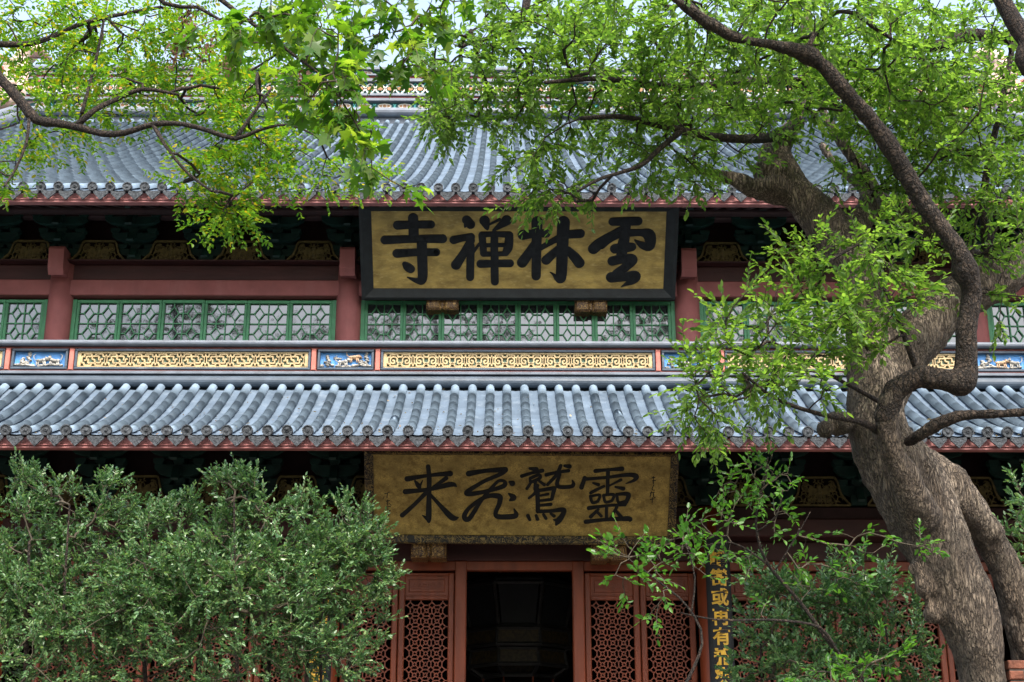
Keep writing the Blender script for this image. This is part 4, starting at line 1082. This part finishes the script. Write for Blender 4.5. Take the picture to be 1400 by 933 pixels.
# ---------------------------------------------------------------- the old camphor tree on the right
cam_t = thing('camphor_tree', 'old leaning camphor tree with knotted grey-brown trunk and twisting limbs in front of the hall', 'tree', tuple(P(1365, 1520, 10.6) * np.array((1, 1, 0))))
t = Tree(.0036, .43, .045)
trunk = t.limb([(1390, 1560, 88, 10.6), (1375, 1380, 60, 10.6), (1358, 1150, 44, 10.6), (1350, 1000, 35, 10.55), (1344, 930, 31, 10.55), (1334, 880, 34, 10.5), (1319, 840, 40, 10.5), (1307, 800, 43, 10.5), (1287, 760, 45, 10.5), (1268, 720, 46, 10.5), (1253, 680, 49, 10.5), (1231, 640, 51, 10.5), (1206, 600, 42, 10.5), (1198, 555, 38, 10.55), (1194, 510, 36, 10.6), (1190, 450, 33, 10.7), (1183, 400, 32, 10.8), (1164, 350, 31, 10.9), (1130, 308, 28, 11.0), (1098, 272, 25, 11.1), (1072, 240, 25, 11.2), (1062, 212, 22, 11.3), (1072, 190, 15, 11.4), (1088, 165, 9, 11.5), (1105, 120, 7, 11.6), (1100, 60, 5, 11.8), (1110, -30, 4, 12.0)])
side = t.limb([(1470, 1500, 60, 10.95), (1445, 1150, 42, 10.95), (1418, 930, 31, 10.9), (1407, 864, 29, 10.85), (1393, 820, 26, 10.8), (1373, 772, 23, 10.75), (1350, 733, 21, 10.7), (1324, 700, 24, 10.65), (1296, 668, 30, 10.6), (1262, 640, 30, 10.6)], False)
thick = t.limb([(1200, 560, 36, 10.6), (1228, 495, 37, 10.7), (1264, 448, 34, 10.8), (1310, 408, 32, 10.9), (1362, 378, 31, 11.0), (1440, 340, 30, 11.2), (1540, 290, 26, 11.5), (1640, 200, 20, 11.8), (1690, 60, 14, 12.0)])
snake = t.limb([(1262, 705, 24.00, 10.25), (1240, 662, 22.00, 10.1), (1216, 615, 19.00, 9.95), (1209, 570, 16.53, 9.85), (1222, 533, 14.79, 9.8), (1256, 514, 13.92, 9.75), (1288, 519, 13.05, 9.7), (1312, 526, 13.92, 9.7), (1322, 508, 14.79, 9.7), (1321, 455, 13.92, 9.65), (1328, 402, 13.92, 9.6), (1322, 365, 13.92, 9.5), (1296, 322, 13.05, 9.45), (1258, 272, 12.18, 9.4), (1224, 212, 11.31, 9.3), (1188, 162, 10.44, 9.2), (1148, 118, 10.44, 9.1), (1112, 78, 9.57, 9.0), (1060, 62, 7.83, 8.9), (1000, 50, 7.39, 8.8), (958, 25, 6.96, 8.7), (915, -8, 6.09, 8.6), (860, -70, 4.35, 8.5)])
back1 = t.limb([(1420, 352, 20, 11.1), (1372, 362, 17, 11.1), (1330, 352, 15, 11.15), (1270, 312, 12, 11.2), (1205, 276, 11, 11.3), (1165, 212, 9, 11.4), (1138, 178, 6, 11.5), (1120, 140, 4, 11.6)])
fork = t.limb([(1150, 335, 22, 10.9), (1182, 296, 17, 11.1), (1186, 262, 12, 11.3), (1150, 235, 7, 11.6), (1125, 200, 5, 11.8)])
stub = t.limb([(1075, 262, 18, 11.1), (1040, 262, 15, 11.0), (1000, 244, 13, 11.0), (972, 238, 9, 11.0), (930, 232, 4, 11.0)])
b1 = t.limb([(1092, 168, 10.00, 11.30), (1060, 186, 7.50, 11.10), (1010, 190, 6.25, 10.40), (955, 184, 6.25, 10.20), (905, 172, 5.00, 10.00), (850, 160, 3.75, 9.80), (795, 162, 3.00, 9.60)])
b2 = t.limb([(1108, 120, 7.50, 11.40), (1060, 110, 6.25, 11.10), (1000, 114, 5.00, 10.30), (940, 119, 5.00, 10.10), (885, 116, 4.38, 9.90), (820, 108, 3.75, 9.70), (745, 113, 2.50, 9.50)])
b3 = t.limb([(930, 180, 5.00, 10.10), (900, 205, 3.75, 9.90), (875, 227, 3.25, 9.80), (820, 245, 2.50, 9.60), (790, 262, 2.00, 9.50)])
b4 = t.limb([(1242, 604, 8, 10.0), (1270, 588, 7, 9.8), (1300, 571, 7, 9.7), (1345, 566, 6.5, 9.6), (1410, 563, 6, 9.5), (1500, 540, 5, 9.4)])
b5 = t.limb([(1212, 600, 6, 10.0), (1180, 578, 5, 9.8), (1120, 566, 3.2, 9.6), (1060, 545, 2.5, 9.5), (1015, 510, 2, 9.4)])
b6 = t.limb([(1222, 560, 5, 10.3), (1185, 540, 3, 9.9), (1130, 510, 2.6, 9.7), (1060, 470, 2.2, 9.6)])
b7 = t.limb([(1255, 510, 5, 9.8), (1240, 470, 4, 9.7), (1222, 420, 3, 9.6), (1190, 350, 2.5, 9.6)])
b8 = t.limb([(1362, 378, 14, 11), (1345, 290, 6, 10.9), (1352, 220, 5, 10.9), (1370, 140, 4, 10.8), (1385, 60, 4, 10.8)])
b9 = t.limb([(700, -20, 7, 10.2), (716, 18, 6, 10.2), (690, 45, 4, 10.2), (650, 60, 3, 10.1)], False)
b9 = t.limb([(1000, 50, 6, 8.8), (960, 20, 5, 9.2), (860, -40, 6, 9.8), (740, -30, 6, 10.2), (716, 18, 5, 10.2), (690, 45, 4, 10.3), (640, 60, 3, 10.3)])
b10 = t.limb([(1640, 200, 14, 11.8), (1500, 90, 10, 11.5), (1340, 48, 9, 11.3), (1290, 62, 10, 11.2), (1260, 66, 6, 11.2)])
kcut = next(i for i, q in enumerate(snake) if q[2] > P(1209, 575, 9.85)[2])
wood = [trunk, side, thick, back1, fork, stub, snake[:kcut + 3]]
kn = []
def knot(px, py, r, Y, f=(1, 1, 1)):
    k = ppm(px, py, Y) * r; kn.append((tuple(P(px, py, Y)), (k * f[0], k * f[1], k * f[2])))
for a in ((1046, 236, 17, 11.05), (1062, 254, 15, 10.95), (1262, 800, 15, 10.4, (1, 1, 1.5)), (1250, 778, 11, 10.4), (1276, 838, 16, 10.45), (1234, 676, 26, 10.4), (1262, 748, 20, 10.45), (1148, 578, 16, 10.4), (1128, 586, 10, 10.35), (1178, 350, 16, 10.85), (1364, 730, 11, 10.62), (1210, 592, 21, 9.98)): knot(*a)
kn1, kn = kn, []
for a in ((1316, 372, 16, 9.55), (1316, 522, 18, 9.7), (1108, 76, 13, 9.0)): knot(*a)
kn2, kn = kn, kn1
solid_wood('trunk', wood, M['bark'], cam_t, .024, kn, .042, .045)
solid_wood('limb', [snake[kcut:], b4], M['bark_snake'], cam_t, .02, kn2, .022, .05)
for W in (b1, b2, b3, b5, b6, b7, b8, b9, b10):
    bb = MB(); bb.tube([q[:3] for q in W], [q[3] * (1 + .12 * noise.noise(Vector(q[:3]) * 9)) for q in W], 10); bb.build('limb', M['bark_dark'], cam_t, True)
BL = [(640, 95, 62, 75, 10.3, .8, 46), (612, 160, 30, 32, 10.3, .5, 12), (720, 40, 85, 60, 10.2, .9, 44), (770, 120, 75, 60, 10.2, .8, 34), (690, 150, 45, 40, 10.3, .5, 14), (740, 215, 45, 36, 10.2, .5, 11),
      (850, 60, 90, 70, 9.6, 1.1, 54), (870, 150, 85, 60, 10.3, .9, 34), (880, 215, 60, 32, 10.3, .6, 14), (950, 110, 85, 90, 9.8, 1.2, 54), (990, 185, 70, 50, 10.6, .8, 22), (960, 225, 40, 25, 10.8, .4, 8), (1000, 20, 110, 55, 9.2, 1.2, 48),
      (1060, 120, 80, 80, 10.2, 1.2, 46), (1150, 50, 110, 75, 10, 1.4, 60), (1130, 140, 70, 60, 10.8, .8, 26), (1200, 140, 80, 70, 10.5, 1.2, 40), (1260, 50, 100, 70, 10.5, 1.3, 44), (1280, 170, 80, 70, 10.6, 1.1, 44), (1250, 240, 60, 45, 10.6, .8, 22), (1360, 130, 80, 100, 10.6, 1.2, 44), (1350, 250, 60, 60, 10.5, .8, 26), (1370, 320, 50, 50, 10.4, .7, 16),
      (1240, 330, 60, 45, 10.2, .8, 18), (1140, 370, 75, 60, 9.7, .6, 25), (1110, 440, 80, 60, 9.6, .6, 24), (1020, 440, 65, 40, 9.5, .5, 15), (1000, 510, 80, 45, 9.4, .5, 20), (970, 560, 45, 40, 9.4, .4, 9), (1080, 520, 70, 40, 9.6, .5, 15), (1190, 440, 50, 50, 9.6, .5, 14), (1230, 400, 50, 50, 9.6, .5, 12), (1380, 400, 40, 50, 10.3, .5, 9),
      (790, 268, 50, 20, 10.1, .4, 9), (735, 258, 32, 22, 10.2, .3, 5), (930, 240, 40, 18, 10.5, .4, 5), (1330, 190, 85, 55, 10.6, .8, 28), (1180, 225, 60, 40, 10.8, .6, 14), (1050, 60, 100, 60, 9.8, 1., 30), (1230, 100, 90, 60, 10.4, 1., 26), (1370, 30, 60, 40, 10.6, .8, 14), (800, 20, 90, 30, 10, .8, 20)]
t.grow(blob_targets(BL))
t.wood(cam_t, M['bark'], M['bark_dark'])
print('camphor leaves', t.sprays(cam_t, L_CAMPHOR, 'oval', .056, 12, .27, 4, 1.0, .04, .42, M['twig']))
adopt(cam_t)

# ---------------------------------------------------------------- branch of a fine-leaved tree, upper left
lf = thing('pinnate_tree', 'fine-leaved tree reaching a dark curved bough with yellow-green leaflets across the upper left', 'tree', (-8.2, 9.6, 0))
t = Tree(.0032, .44, .03)
kx = [(-8.2, 9.6, -.1, .30), (-8.0, 9.6, 3, .25), (-7.6, 9.5, 5.5, .20), (-6.6, 9.4, 7.2, .15)]
tr = t.limb(kx, False, True)
q0 = P(-60, 55, 9.2); 
bo = t.limb([(-6.6, 9.4, 7.2, .12), (*[(-6.6 + q0[0]) / 2, 9.3, (7.3 + q0[2]) / 2 + .25], .08), (*q0, .055), (*P(0, 108, 9.2), .04), (*P(25, 135, 9.2), .038), (*P(50, 164, 9.2), .038), (*P(75, 168, 9.2), .032), (*P(110, 175, 9.2), .026), (*P(140, 183, 9.2), .024), (*P(170, 182, 9.15), .022), (*P(210, 170, 9.1), .02), (*P(250, 170, 9.0), .018), (*P(285, 179, 9.0), .017), (*P(322, 190, 9.0), .016), (*P(352, 179, 8.95), .012), (*P(395, 171, 8.9), .009), (*P(440, 190, 8.9), .006)], True, True)
o2 = t.limb([(105, 172, 4.5, 9.2), (130, 150, 4, 9.2), (160, 136, 3.5, 9.3), (195, 122, 3, 9.3), (245, 130, 1.8, 9.3)])
o3 = t.limb([(112, 155, 2.6, 9.2), (124, 110, 2.2, 9.3), (136, 60, 2, 9.4), (143, 22, 1.6, 9.5), (150, -20, 1.4, 9.6)])
o4 = t.limb([(322, 190, 3, 9.0), (350, 150, 2.4, 9.0), (372, 120, 1.8, 9.0)])
o5 = t.limb([(210, 172, 3, 9.1), (230, 205, 2.4, 9.0), (258, 238, 2, 9.0), (290, 262, 1.6, 8.95)])
o6 = t.limb([(40, 160, 2.6, 9.2), (36, 195, 2, 9.1), (22, 230, 1.8, 9.1), (6, 255, 1.4, 9.0)])
o7 = t.limb([(-60, 55, 5, 9.2), (40, 60, 4, 9.5), (120, 30, 3, 9.7), (220, 10, 2.4, 9.8)])
bb = MB()
for W in (tr,): bb.tube([q[:3] for q in W], [q[3] for q in W], 16)
bb.build('trunk', M['bark_dark'], lf, True)
for W in (bo, o2, o3, o4, o5, o6, o7):
    bb = MB(); bb.tube([q[:3] for q in W], [q[3] * (1 + .15 * noise.noise(Vector(q[:3]) * 11)) for q in W], 12); bb.build('limb', M['bark_dark'], lf, True)
BLF = [(60, 40, 95, 50, 9.5, .8, 42), (40, 110, 60, 50, 9.3, .6, 16), (160, 60, 90, 60, 9.5, .8, 34), (260, 50, 90, 55, 9.5, .8, 32), (150, 130, 90, 40, 9.3, .6, 18), (250, 120, 80, 45, 9.2, .6, 22), (340, 120, 70, 50, 9.0, .6, 22), (60, 190, 70, 30, 9.1, .5, 10), (15, 235, 22, 22, 9.0, .3, 6), (330, 190, 80, 30, 8.95, .5, 15), (290, 220, 60, 30, 8.95, .4, 10), (400, 190, 60, 35, 8.9, .4, 13), (470, 230, 45, 25, 8.85, .3, 7), (310, 285, 38, 26, 8.9, .25, 15), (280, 250, 40, 20, 8.95, .3, 6), (360, 235, 50, 25, 8.9, .3, 7), (410, 50, 60, 45, 9.3, .6, 15)]
t.grow(blob_targets([(a, b_, c, d, Y + .45, e_, n) for a, b_, c, d, Y, e_, n in BLF]))
t.wood(lf, M['bark_dark'], M['bark_dark'])
# pinnate leaves: each twig's leaves are rows of leaflets
base = []; dr = []
for ti in t.tips:
    for q in range(5):
        d = unit(t.tip_dir[ti] + rng.normal(0, .75, 3) + np.array((0, 0, -.1))); p = t.P[ti] + d * rng.uniform(0, .06); L = rng.uniform(.16, .27)
        ax = unit(np.cross(d, np.array((0, 0, 1)) + rng.normal(0, .35, 3))); n = 7
        for k in range(n):
            u = (k + 1) / n; c = p + d * L * u + np.array((0, 0, -.12 * L * u * u))
            for s_ in (-1, 1):
                base.append(c); dr.append(d * .5 + ax * s_ + rng.normal(0, .12, 3) + np.array((0, 0, -.12)))
        base.append(p + d * L); dr.append(d)
base = np.array(base); dr = np.array(dr); print('pinnate leaflets', len(base))
leaves('foliage', base, dr, .043 * rng.uniform(.7, 1.2, len(base)), 'oval', L_PINN, lf, .35)
adopt(lf)

# ---------------------------------------------------------------- lobed-leaved tree hanging in from above, nearer
lb = thing('sweetgum_tree', 'nearer tree hanging large three-lobed leaves and dry seed clusters from the top of the view', 'tree', (-3.2, 4.4, 0))
t = Tree(.0028, .4, .012)
kx = [(-3.2, 4.4, -.1, .17), (-3.15, 4.45, 2.4, .14), (-2.95, 4.7, 4.0, .11), (-2.5, 5.4, 5.2, .07), (-2.1, 6.2, 5.9, .045)]
tr = t.limb(kx, False, True); e = np.array(kx[-1][:3])
m1 = t.limb([(*e, .035), (*P(235, -60, 6.6), .022), (*P(300, -2, 6.6), .014), (*P(350, 36, 6.6), .010), (*P(405, 78, 6.55), .008), (*P(440, 105, 6.5), .006), (*P(475, 150, 6.5), .004), (*P(505, 205, 6.5), .003)], True, True)
m2 = t.limb([(*e, .03), (*P(180, -50, 6.5), .02), (*P(225, 5, 6.5), .012), (*P(270, 10, 6.5), .010), (*P(300, 27, 6.5), .008), (*P(322, 24, 6.5), .005), (*P(345, 30, 6.5), .003)], True, True)
m3 = t.limb([(*P(300, -2, 6.6), .012), (*P(420, -40, 6.7), .009), (*P(520, -5, 6.7), .006), (*P(560, 50, 6.7), .004), (*P(566, 85, 6.7), .003)], True, True)
bb = MB()
for W in (tr,): bb.tube([q[:3] for q in W], [q[3] for q in W], 14)
bb.build('trunk', M['bark_dark'], lb, True)
for W in (m1, m2, m3):
    bb = MB(); bb.tube([q[:3] for q in W], [q[3] for q in W], 8); bb.build('limb', M['bark_dark'], lb, True)
BLB = [(400, 20, 80, 35, 6.6, .5, 22), (320, 45, 60, 30, 6.6, .4, 9), (450, 60, 50, 45, 6.55, .4, 16), (440, 115, 45, 35, 6.5, .35, 15), (470, 150, 32, 38, 6.5, .3, 12), (500, 200, 24, 26, 6.5, .25, 6), (516, 236, 10, 10, 6.45, .1, 1), (545, 252, 12, 8, 6.5, .1, 1), (550, 50, 35, 50, 6.7, .3, 11), (570, 95, 22, 28, 6.7, .25, 5), (530, 5, 50, 18, 6.7, .3, 9), (620, 5, 45, 22, 6.8, .3, 7)]
t.grow(blob_targets(BLB)); t.wood(lb, M['bark_dark'], M['twig'])
print('lobed', t.sprays(lb, L_LOBED, 'lobed', .082, 4, .14, 2, .9, .5, .45, M['twig']))
for (px, py, n, h) in ((262, 40, 130, 34), (243, 72, 70, 20), (286, 65, 50, 16), (318, 85, 24, 12), (418, 108, 30, 12)):
    base = []; dr = []
    for k in range(n):
        u = rng.random(); c = P(px + rng.normal(0, 4) - 8 * u, py - h + 2 * h * u, 6.5); base.append(c + rng.normal(0, .012, 3)); dr.append(rng.normal(0, .6, 3) + np.array((0, 0, -1)))
    leaves('seed_cluster', np.array(base), np.array(dr), .028 * rng.uniform(.6, 1.3, len(base)), 'oval', L_SEED, lb, 1.)
adopt(lb)

# ---------------------------------------------------------------- dark bough in the top right corner
# (part of the camphor's neighbour)
nb = thing('leaning_tree', 'dark bare trunk of a neighbouring tree crossing the top right corner', 'tree', (8.2, 8.0, 0))
W = Tree._smooth([(8.2, 8, -.1, .24), (7.6, 8.0, 3.5, .18), (6.4, 8.0, 5.4, .13), (*P(1470, 120, 8.2), .075), (*P(1402, 52, 8.2), .062), (*P(1372, 4, 8.2), .055), (*P(1330, -70, 8.2), .045), (*P(1250, -200, 8.2), .03)])
bb = MB(); bb.tube([q[:3] for q in W], [q[3] for q in W], 14); bb.build('trunk', M['bark_dark'], nb, True); adopt(nb)

# ---------------------------------------------------------------- clipped osmanthus shrubs, lower left
def shrub(name, label, cat, px, Y, stems, blobs, nleaf, size, material, twl=.16, shape='oval', per=15, nsub=4, maxr=.022, tuft=False, twig_mat='twig', group=None, droop=-.25, tip_r=.0026, extra=()):
    base = P(px, 1500, Y) * np.array((1, 1, 0)); root = thing(name, label, cat, tuple(base), group)
    t = Tree(tip_r, .42, maxr); bb = MB()
    for (dx, tx, ty, r) in stems:
        e = P(tx, ty, Y + rng.uniform(-.3, .3)); b0 = base + np.array((dx, rng.uniform(-.15, .15), -.05))
        W = t.limb([(*b0, r), (*(b0 * .65 + e * .35 + rng.normal(0, .06, 3)), r * .8), (*(b0 * .3 + e * .7 + rng.normal(0, .06, 3)), r * .55), (*e, r * .25)], True, True)
        bb.tube([q[:3] for q in W], [q[3] for q in W], 9)
    for L in extra:
        W = t.limb(L); bb.tube([q[:3] for q in W], [q[3] for q in W], 8)
    bb.build('stems', M['bark_dark'], root, True)
    t.grow(blob_targets(blobs), .10); t.wood(root, M[twig_mat], M[twig_mat])
    n = t.sprays(root, material, shape, size, per, twl, nsub, .8, droop, .6, M[twig_mat], ang=1.0, tuft=tuft)
    print(name, n); adopt(root); return root
OG = 'osmanthus shrubs before the hall'
shrub('osmanthus_shrub', 'tall glossy dark green osmanthus shrub with spiky shoots at the left edge', 'shrub', 60, 10.9,
      [(-.3, -40, 760, .035), (0, 40, 740, .04), (.25, 120, 760, .035), (.1, 95, 690, .025)],
      [(25, 661, 9, 13, 10.9, .15, 4), (45, 654, 9, 13, 10.9, .15, 4), (70, 674, 9, 13, 10.9, .15, 4), (150, 661, 9, 13, 10.9, .15, 4), (140, 681, 9, 13, 10.9, .15, 4), (10, 696, 9, 13, 10.9, .15, 4), (172, 706, 9, 13, 10.9, .15, 4), (190, 698, 9, 13, 10.9, .15, 4), (100, 706, 9, 13, 10.9, .15, 4), (60, 745, 95, 20, 10.9, .4, 34), (20, 805, 90, 66, 10.9, .6, 137), (-40, 830, 80, 100, 10.9, .6, 58), (112, 812, 80, 62, 10.8, .55, 123), (40, 880, 130, 90, 10.7, .6, 159), (35, 690, 40, 28, 10.9, .3, 15), (44, 662, 10, 16, 10.9, .15, 3), (85, 680, 22, 22, 10.9, .25, 7), (150, 730, 40, 30, 10.9, .3, 14), (148, 668, 18, 18, 10.9, .2, 5), (100, 720, 50, 22, 10.9, .3, 14), (150, 690, 25, 30, 10.9, .2, 6)],
      0, .035, L_DARK, .15, group=OG)
shrub('osmanthus_shrub', 'broad glossy osmanthus shrub with a high crown in the middle of the lower left', 'shrub', 300, 10.6,
      [(-.35, 190, 780, .035), (0, 290, 740, .045), (.35, 370, 760, .04), (.2, 320, 680, .025)],
      [(215, 696, 9, 13, 10.6, .15, 4), (240, 694, 9, 13, 10.6, .15, 4), (300, 656, 9, 13, 10.6, .15, 4), (345, 658, 9, 13, 10.6, .15, 4), (365, 696, 9, 13, 10.6, .15, 4), (410, 698, 9, 13, 10.6, .15, 4), (432, 696, 9, 13, 10.6, .15, 4), (268, 696, 9, 13, 10.6, .15, 4), (325, 654, 9, 13, 10.6, .15, 4), (300, 772, 90, 62, 10.6, .6, 174), (210, 802, 75, 56, 10.6, .55, 116), (392, 792, 75, 58, 10.6, .6, 123), (300, 850, 160, 90, 10.5, .65, 246), (180, 870, 80, 90, 10.5, .5, 87), (325, 698, 30, 22, 10.6, .3, 20), (330, 660, 26, 14, 10.6, .2, 9), (300, 662, 10, 14, 10.6, .15, 3), (215, 712, 40, 22, 10.6, .3, 14), (252, 700, 22, 18, 10.6, .2, 7), (390, 705, 40, 22, 10.6, .3, 14)],
      0, .035, L_DARK, .15, group=OG)
shrub('osmanthus_shrub', 'loose osmanthus shrub whose thin outer sprays cover the left door leaf', 'shrub', 450, 10.9,
      [(-.1, 430, 800, .035), (.1, 470, 770, .03), (.0, 450, 740, .022)],
      [(500, 708, 9, 13, 10.9, .15, 4), (520, 766, 9, 13, 10.9, .15, 4), (532, 784, 9, 13, 10.9, .15, 4), (470, 696, 9, 13, 10.9, .15, 4), (516, 728, 9, 13, 10.9, .15, 4), (508, 821, 9, 13, 10.9, .15, 4), (520, 856, 9, 13, 10.9, .15, 4), (455, 745, 46, 26, 10.9, .35, 63), (490, 735, 28, 26, 10.9, .25, 20), (505, 765, 20, 16, 10.9, .2, 6), (440, 780, 60, 40, 10.9, .4, 63), (500, 810, 30, 26, 10.9, .25, 16), (440, 850, 60, 50, 10.8, .4, 55), (480, 890, 40, 30, 10.8, .3, 16), (420, 910, 60, 40, 10.7, .35, 24), (516, 790, 14, 14, 10.9, .15, 4)],
      0, .035, L_DARK, .15, group=OG)

# ---------------------------------------------------------------- right foreground plants
shrub('osmanthus_shrub', 'low dark glossy shrub filling the shade under the leaning trunk', 'shrub', 1120, 11.6,
      [(-.3, 1040, 880, .03), (.1, 1120, 850, .03), (.5, 1210, 850, .03)],
      [(1068, 850, 50, 60, 11.6, .5, 30), (1120, 860, 80, 60, 11.6, .6, 56), (1200, 850, 60, 70, 11.6, .5, 46), (1130, 812, 75, 24, 11.7, .5, 20), (1050, 905, 40, 40, 11.5, .4, 18), (1100, 920, 110, 40, 11.4, .5, 50), (1230, 910, 50, 50, 11.5, .4, 26), (1060, 800, 40, 25, 11.7, .3, 10), (1040, 790, 16, 24, 11.6, .2, 4), (1180, 790, 40, 30, 11.7, .3, 10)],
      0, .044, L_DARK, .17, group=OG)
shrub('sapling', 'slender sapling with sparse pale green leaves standing before the right couplet board', 'sapling', 1240, 10.0,
      [(0, 1235, 1010, .02)],
      [(1040, 640, 40, 24, 9.7, .25, 11), (1020, 665, 45, 30, 9.7, .25, 12), (1060, 680, 40, 30, 9.7, .25, 9), (980, 700, 40, 22, 9.6, .25, 7), (940, 745, 36, 18, 9.5, .25, 6), (980, 750, 30, 20, 9.6, .2, 4), (1080, 715, 30, 24, 9.7, .2, 5), (1100, 760, 40, 30, 9.8, .25, 6), (1010, 780, 40, 22, 9.7, .25, 4), (1150, 790, 50, 24, 9.9, .3, 6), (1180, 740, 40, 24, 9.9, .25, 6), (1260, 740, 30, 18, 9.7, .2, 5), (1080, 820, 50, 20, 9.8, .3, 4)],
      0, .052, L_YOUNG, .14, 'oval', 5, 2, .014, False, 'twig', None, -.1, .0026,
      extra=[[(1235, 1010, 3.60, 10.0), (1190, 940, 3.30, 9.95), (1145, 893, 3.00, 9.9), (1095, 825, 2.64, 9.85), (1050, 772, 2.40, 9.8), (1036, 735, 1.92, 9.75), (1034, 700, 1.56, 9.7), (1045, 660, 1.08, 9.7), (1050, 625, 0.72, 9.7)],
             [(1145, 893, 2.70, 9.9), (1120, 858, 2.16, 9.8), (1060, 848, 1.80, 9.7), (985, 848, 1.44, 9.6), (930, 838, 0.96, 9.5)],
             [(1050, 772, 1.56, 9.8), (1000, 742, 1.20, 9.65), (945, 752, 0.84, 9.5)], [(1034, 728, 1.32, 9.75), (1062, 705, 1.08, 9.7), (1070, 670, 0.84, 9.7)], [(1060, 780, 1.20, 9.8), (1085, 740, 0.96, 9.75), (1108, 700, 0.72, 9.7)]])
shrub('sapling', 'leafy sapling with broad pale leaves reaching in front of the lower gold board', 'sapling', 905, 9.3,
      [(0, 925, 960, .012)],
      [(850, 755, 30, 16, 9.2, .2, 9), (890, 775, 36, 24, 9.2, .2, 8), (850, 800, 20, 16, 9.2, .15, 3), (935, 735, 30, 20, 9.3, .2, 6), (900, 830, 30, 18, 9.2, .2, 3), (960, 770, 20, 20, 9.3, .2, 3)],
      0, .058, L_YOUNG, .14, 'oval', 5, 2, .010, False, 'twig', None, -.1, .0024,
      extra=[[(925, 960, 2.40, 9.3), (960, 880, 1.92, 9.3), (940, 830, 1.56, 9.3), (900, 795, 1.32, 9.25), (860, 765, 0.90, 9.2)], [(945, 840, 1.32, 9.3), (950, 790, 1.08, 9.3), (938, 745, 0.78, 9.3)]])
shrub('sapling', 'bushy bright green seedling at the bottom edge left of the leaning trunk', 'sapling', 1170, 9.8,
      [(0, 1160, 960, .02)], [(1165, 925, 50, 24, 9.8, .25, 14), (1100, 935, 40, 18, 9.8, .2, 7), (1220, 900, 30, 30, 9.8, .2, 6)], 0, .060, L_YOUNG, .12, 'oval', 6, 2, .010, False, 'twig', None, -.1, .0024)
shrub('osmanthus_shrub', 'dark leafy shrub behind the trunk at the right edge', 'shrub', 1420, 12.0,
      [(0, 1420, 760, .03), (.2, 1450, 720, .03)], [(1415, 720, 40, 50, 12.0, .4, 24), (1392, 660, 18, 14, 12.0, .2, 3), (1440, 790, 50, 60, 12.0, .4, 20), (1395, 760, 22, 20, 12, .2, 4)], 0, .055, L_DARK, .16, 'oval', 8, 3, group=OG)

# ---------------------------------------------------------------- brick bed wall behind the trunk
bw = thing('brick_wall', 'red brick bed wall beside the leaning trunk in the bottom right corner', 'wall', (6.6, 10.6, 0))
b = MB(); random.seed(5); ztop = Z_(894, 10.45); xw = X_(1379, 10.45, 915)
nr = int(ztop / .075)
for r_ in range(nr):
    x = xw
    if r_ % 2: b.bbox(xw + .004, xw + .108, 10.45, 10.70, r_ * .075 + .004, r_ * .075 + .067, .008); x = xw + .12
    while x < 9:
        b.bbox(x + random.uniform(0, .006), x + .228, 10.45 + random.uniform(-.012, .012), 10.70, r_ * .075 + .004, r_ * .075 + .067, .008); x += .24
b.build('bricks', M['brick'], bw)
b = MB(); b.box(xw + .012, 9.1, 10.465, 10.69, 0, nr * .075 - .01); b.build('mortar', M['mortar'], bw); adopt(bw)

base = []; dr = []
for k in range(260):
    s_ = rng.random() ** 1.5; x = rng.uniform(-9, 9.5); x = XC + (round((x - XC) / PIT)) * PIT - .045 + rng.normal(0, .03)
    base.append((x, EY1 + (TY1 - EY1) * s_, EZ1 + (TZ1 - EZ1) * prof(s_, .66) + .0)); dr.append((rng.normal(), rng.normal(), rng.normal() * .3))
lt = leaves('fallen_leaves', np.array(base), np.array(dr), .055 * rng.uniform(.5, 1.2, len(base)), 'oval', L_LITTER, None, .4)
tag(lt, 'dry fallen leaves scattered over the lower grey tile roof', 'leaf litter'); lt['kind'] = 'stuff'
# ---------------------------------------------------------------- the grove behind the viewer, which the windows mirror
base = []; dr = []; tb = MB()
for k in range(15):
    x = -24 + 3.4 * k + rng.uniform(-1, 1); y = rng.uniform(-23, -15); h = rng.uniform(19, 27)
    tb.tube([(x, y, 0), (x + rng.uniform(-.5, .5), y, h * .5), (x + rng.uniform(-1, 1), y + rng.uniform(-1, 1), h)], [.35, .25, .08], 8)
    for c in range(13):
        q = np.array((x + rng.normal(0, 2.0), y + rng.normal(0, 1.6), h * rng.uniform(.3, 1.05))); n = 130
        base.append(q + rng.normal(0, .8, (n, 3))); dr.append(rng.normal(0, 1, (n, 3)))
base = np.concatenate(base); dr = np.concatenate(dr)
gv = thing('grove', 'grove of trees behind the viewer', 'grove', (0, -10, 0)); gv['kind'] = 'stuff'
o = leaves('foliage', base, dr, .42 * rng.uniform(.6, 1.3, len(base)), 'oval', L_FAR, gv, 1.); tb.build('trunks', M['bark_dark'], gv, True); adopt(gv)
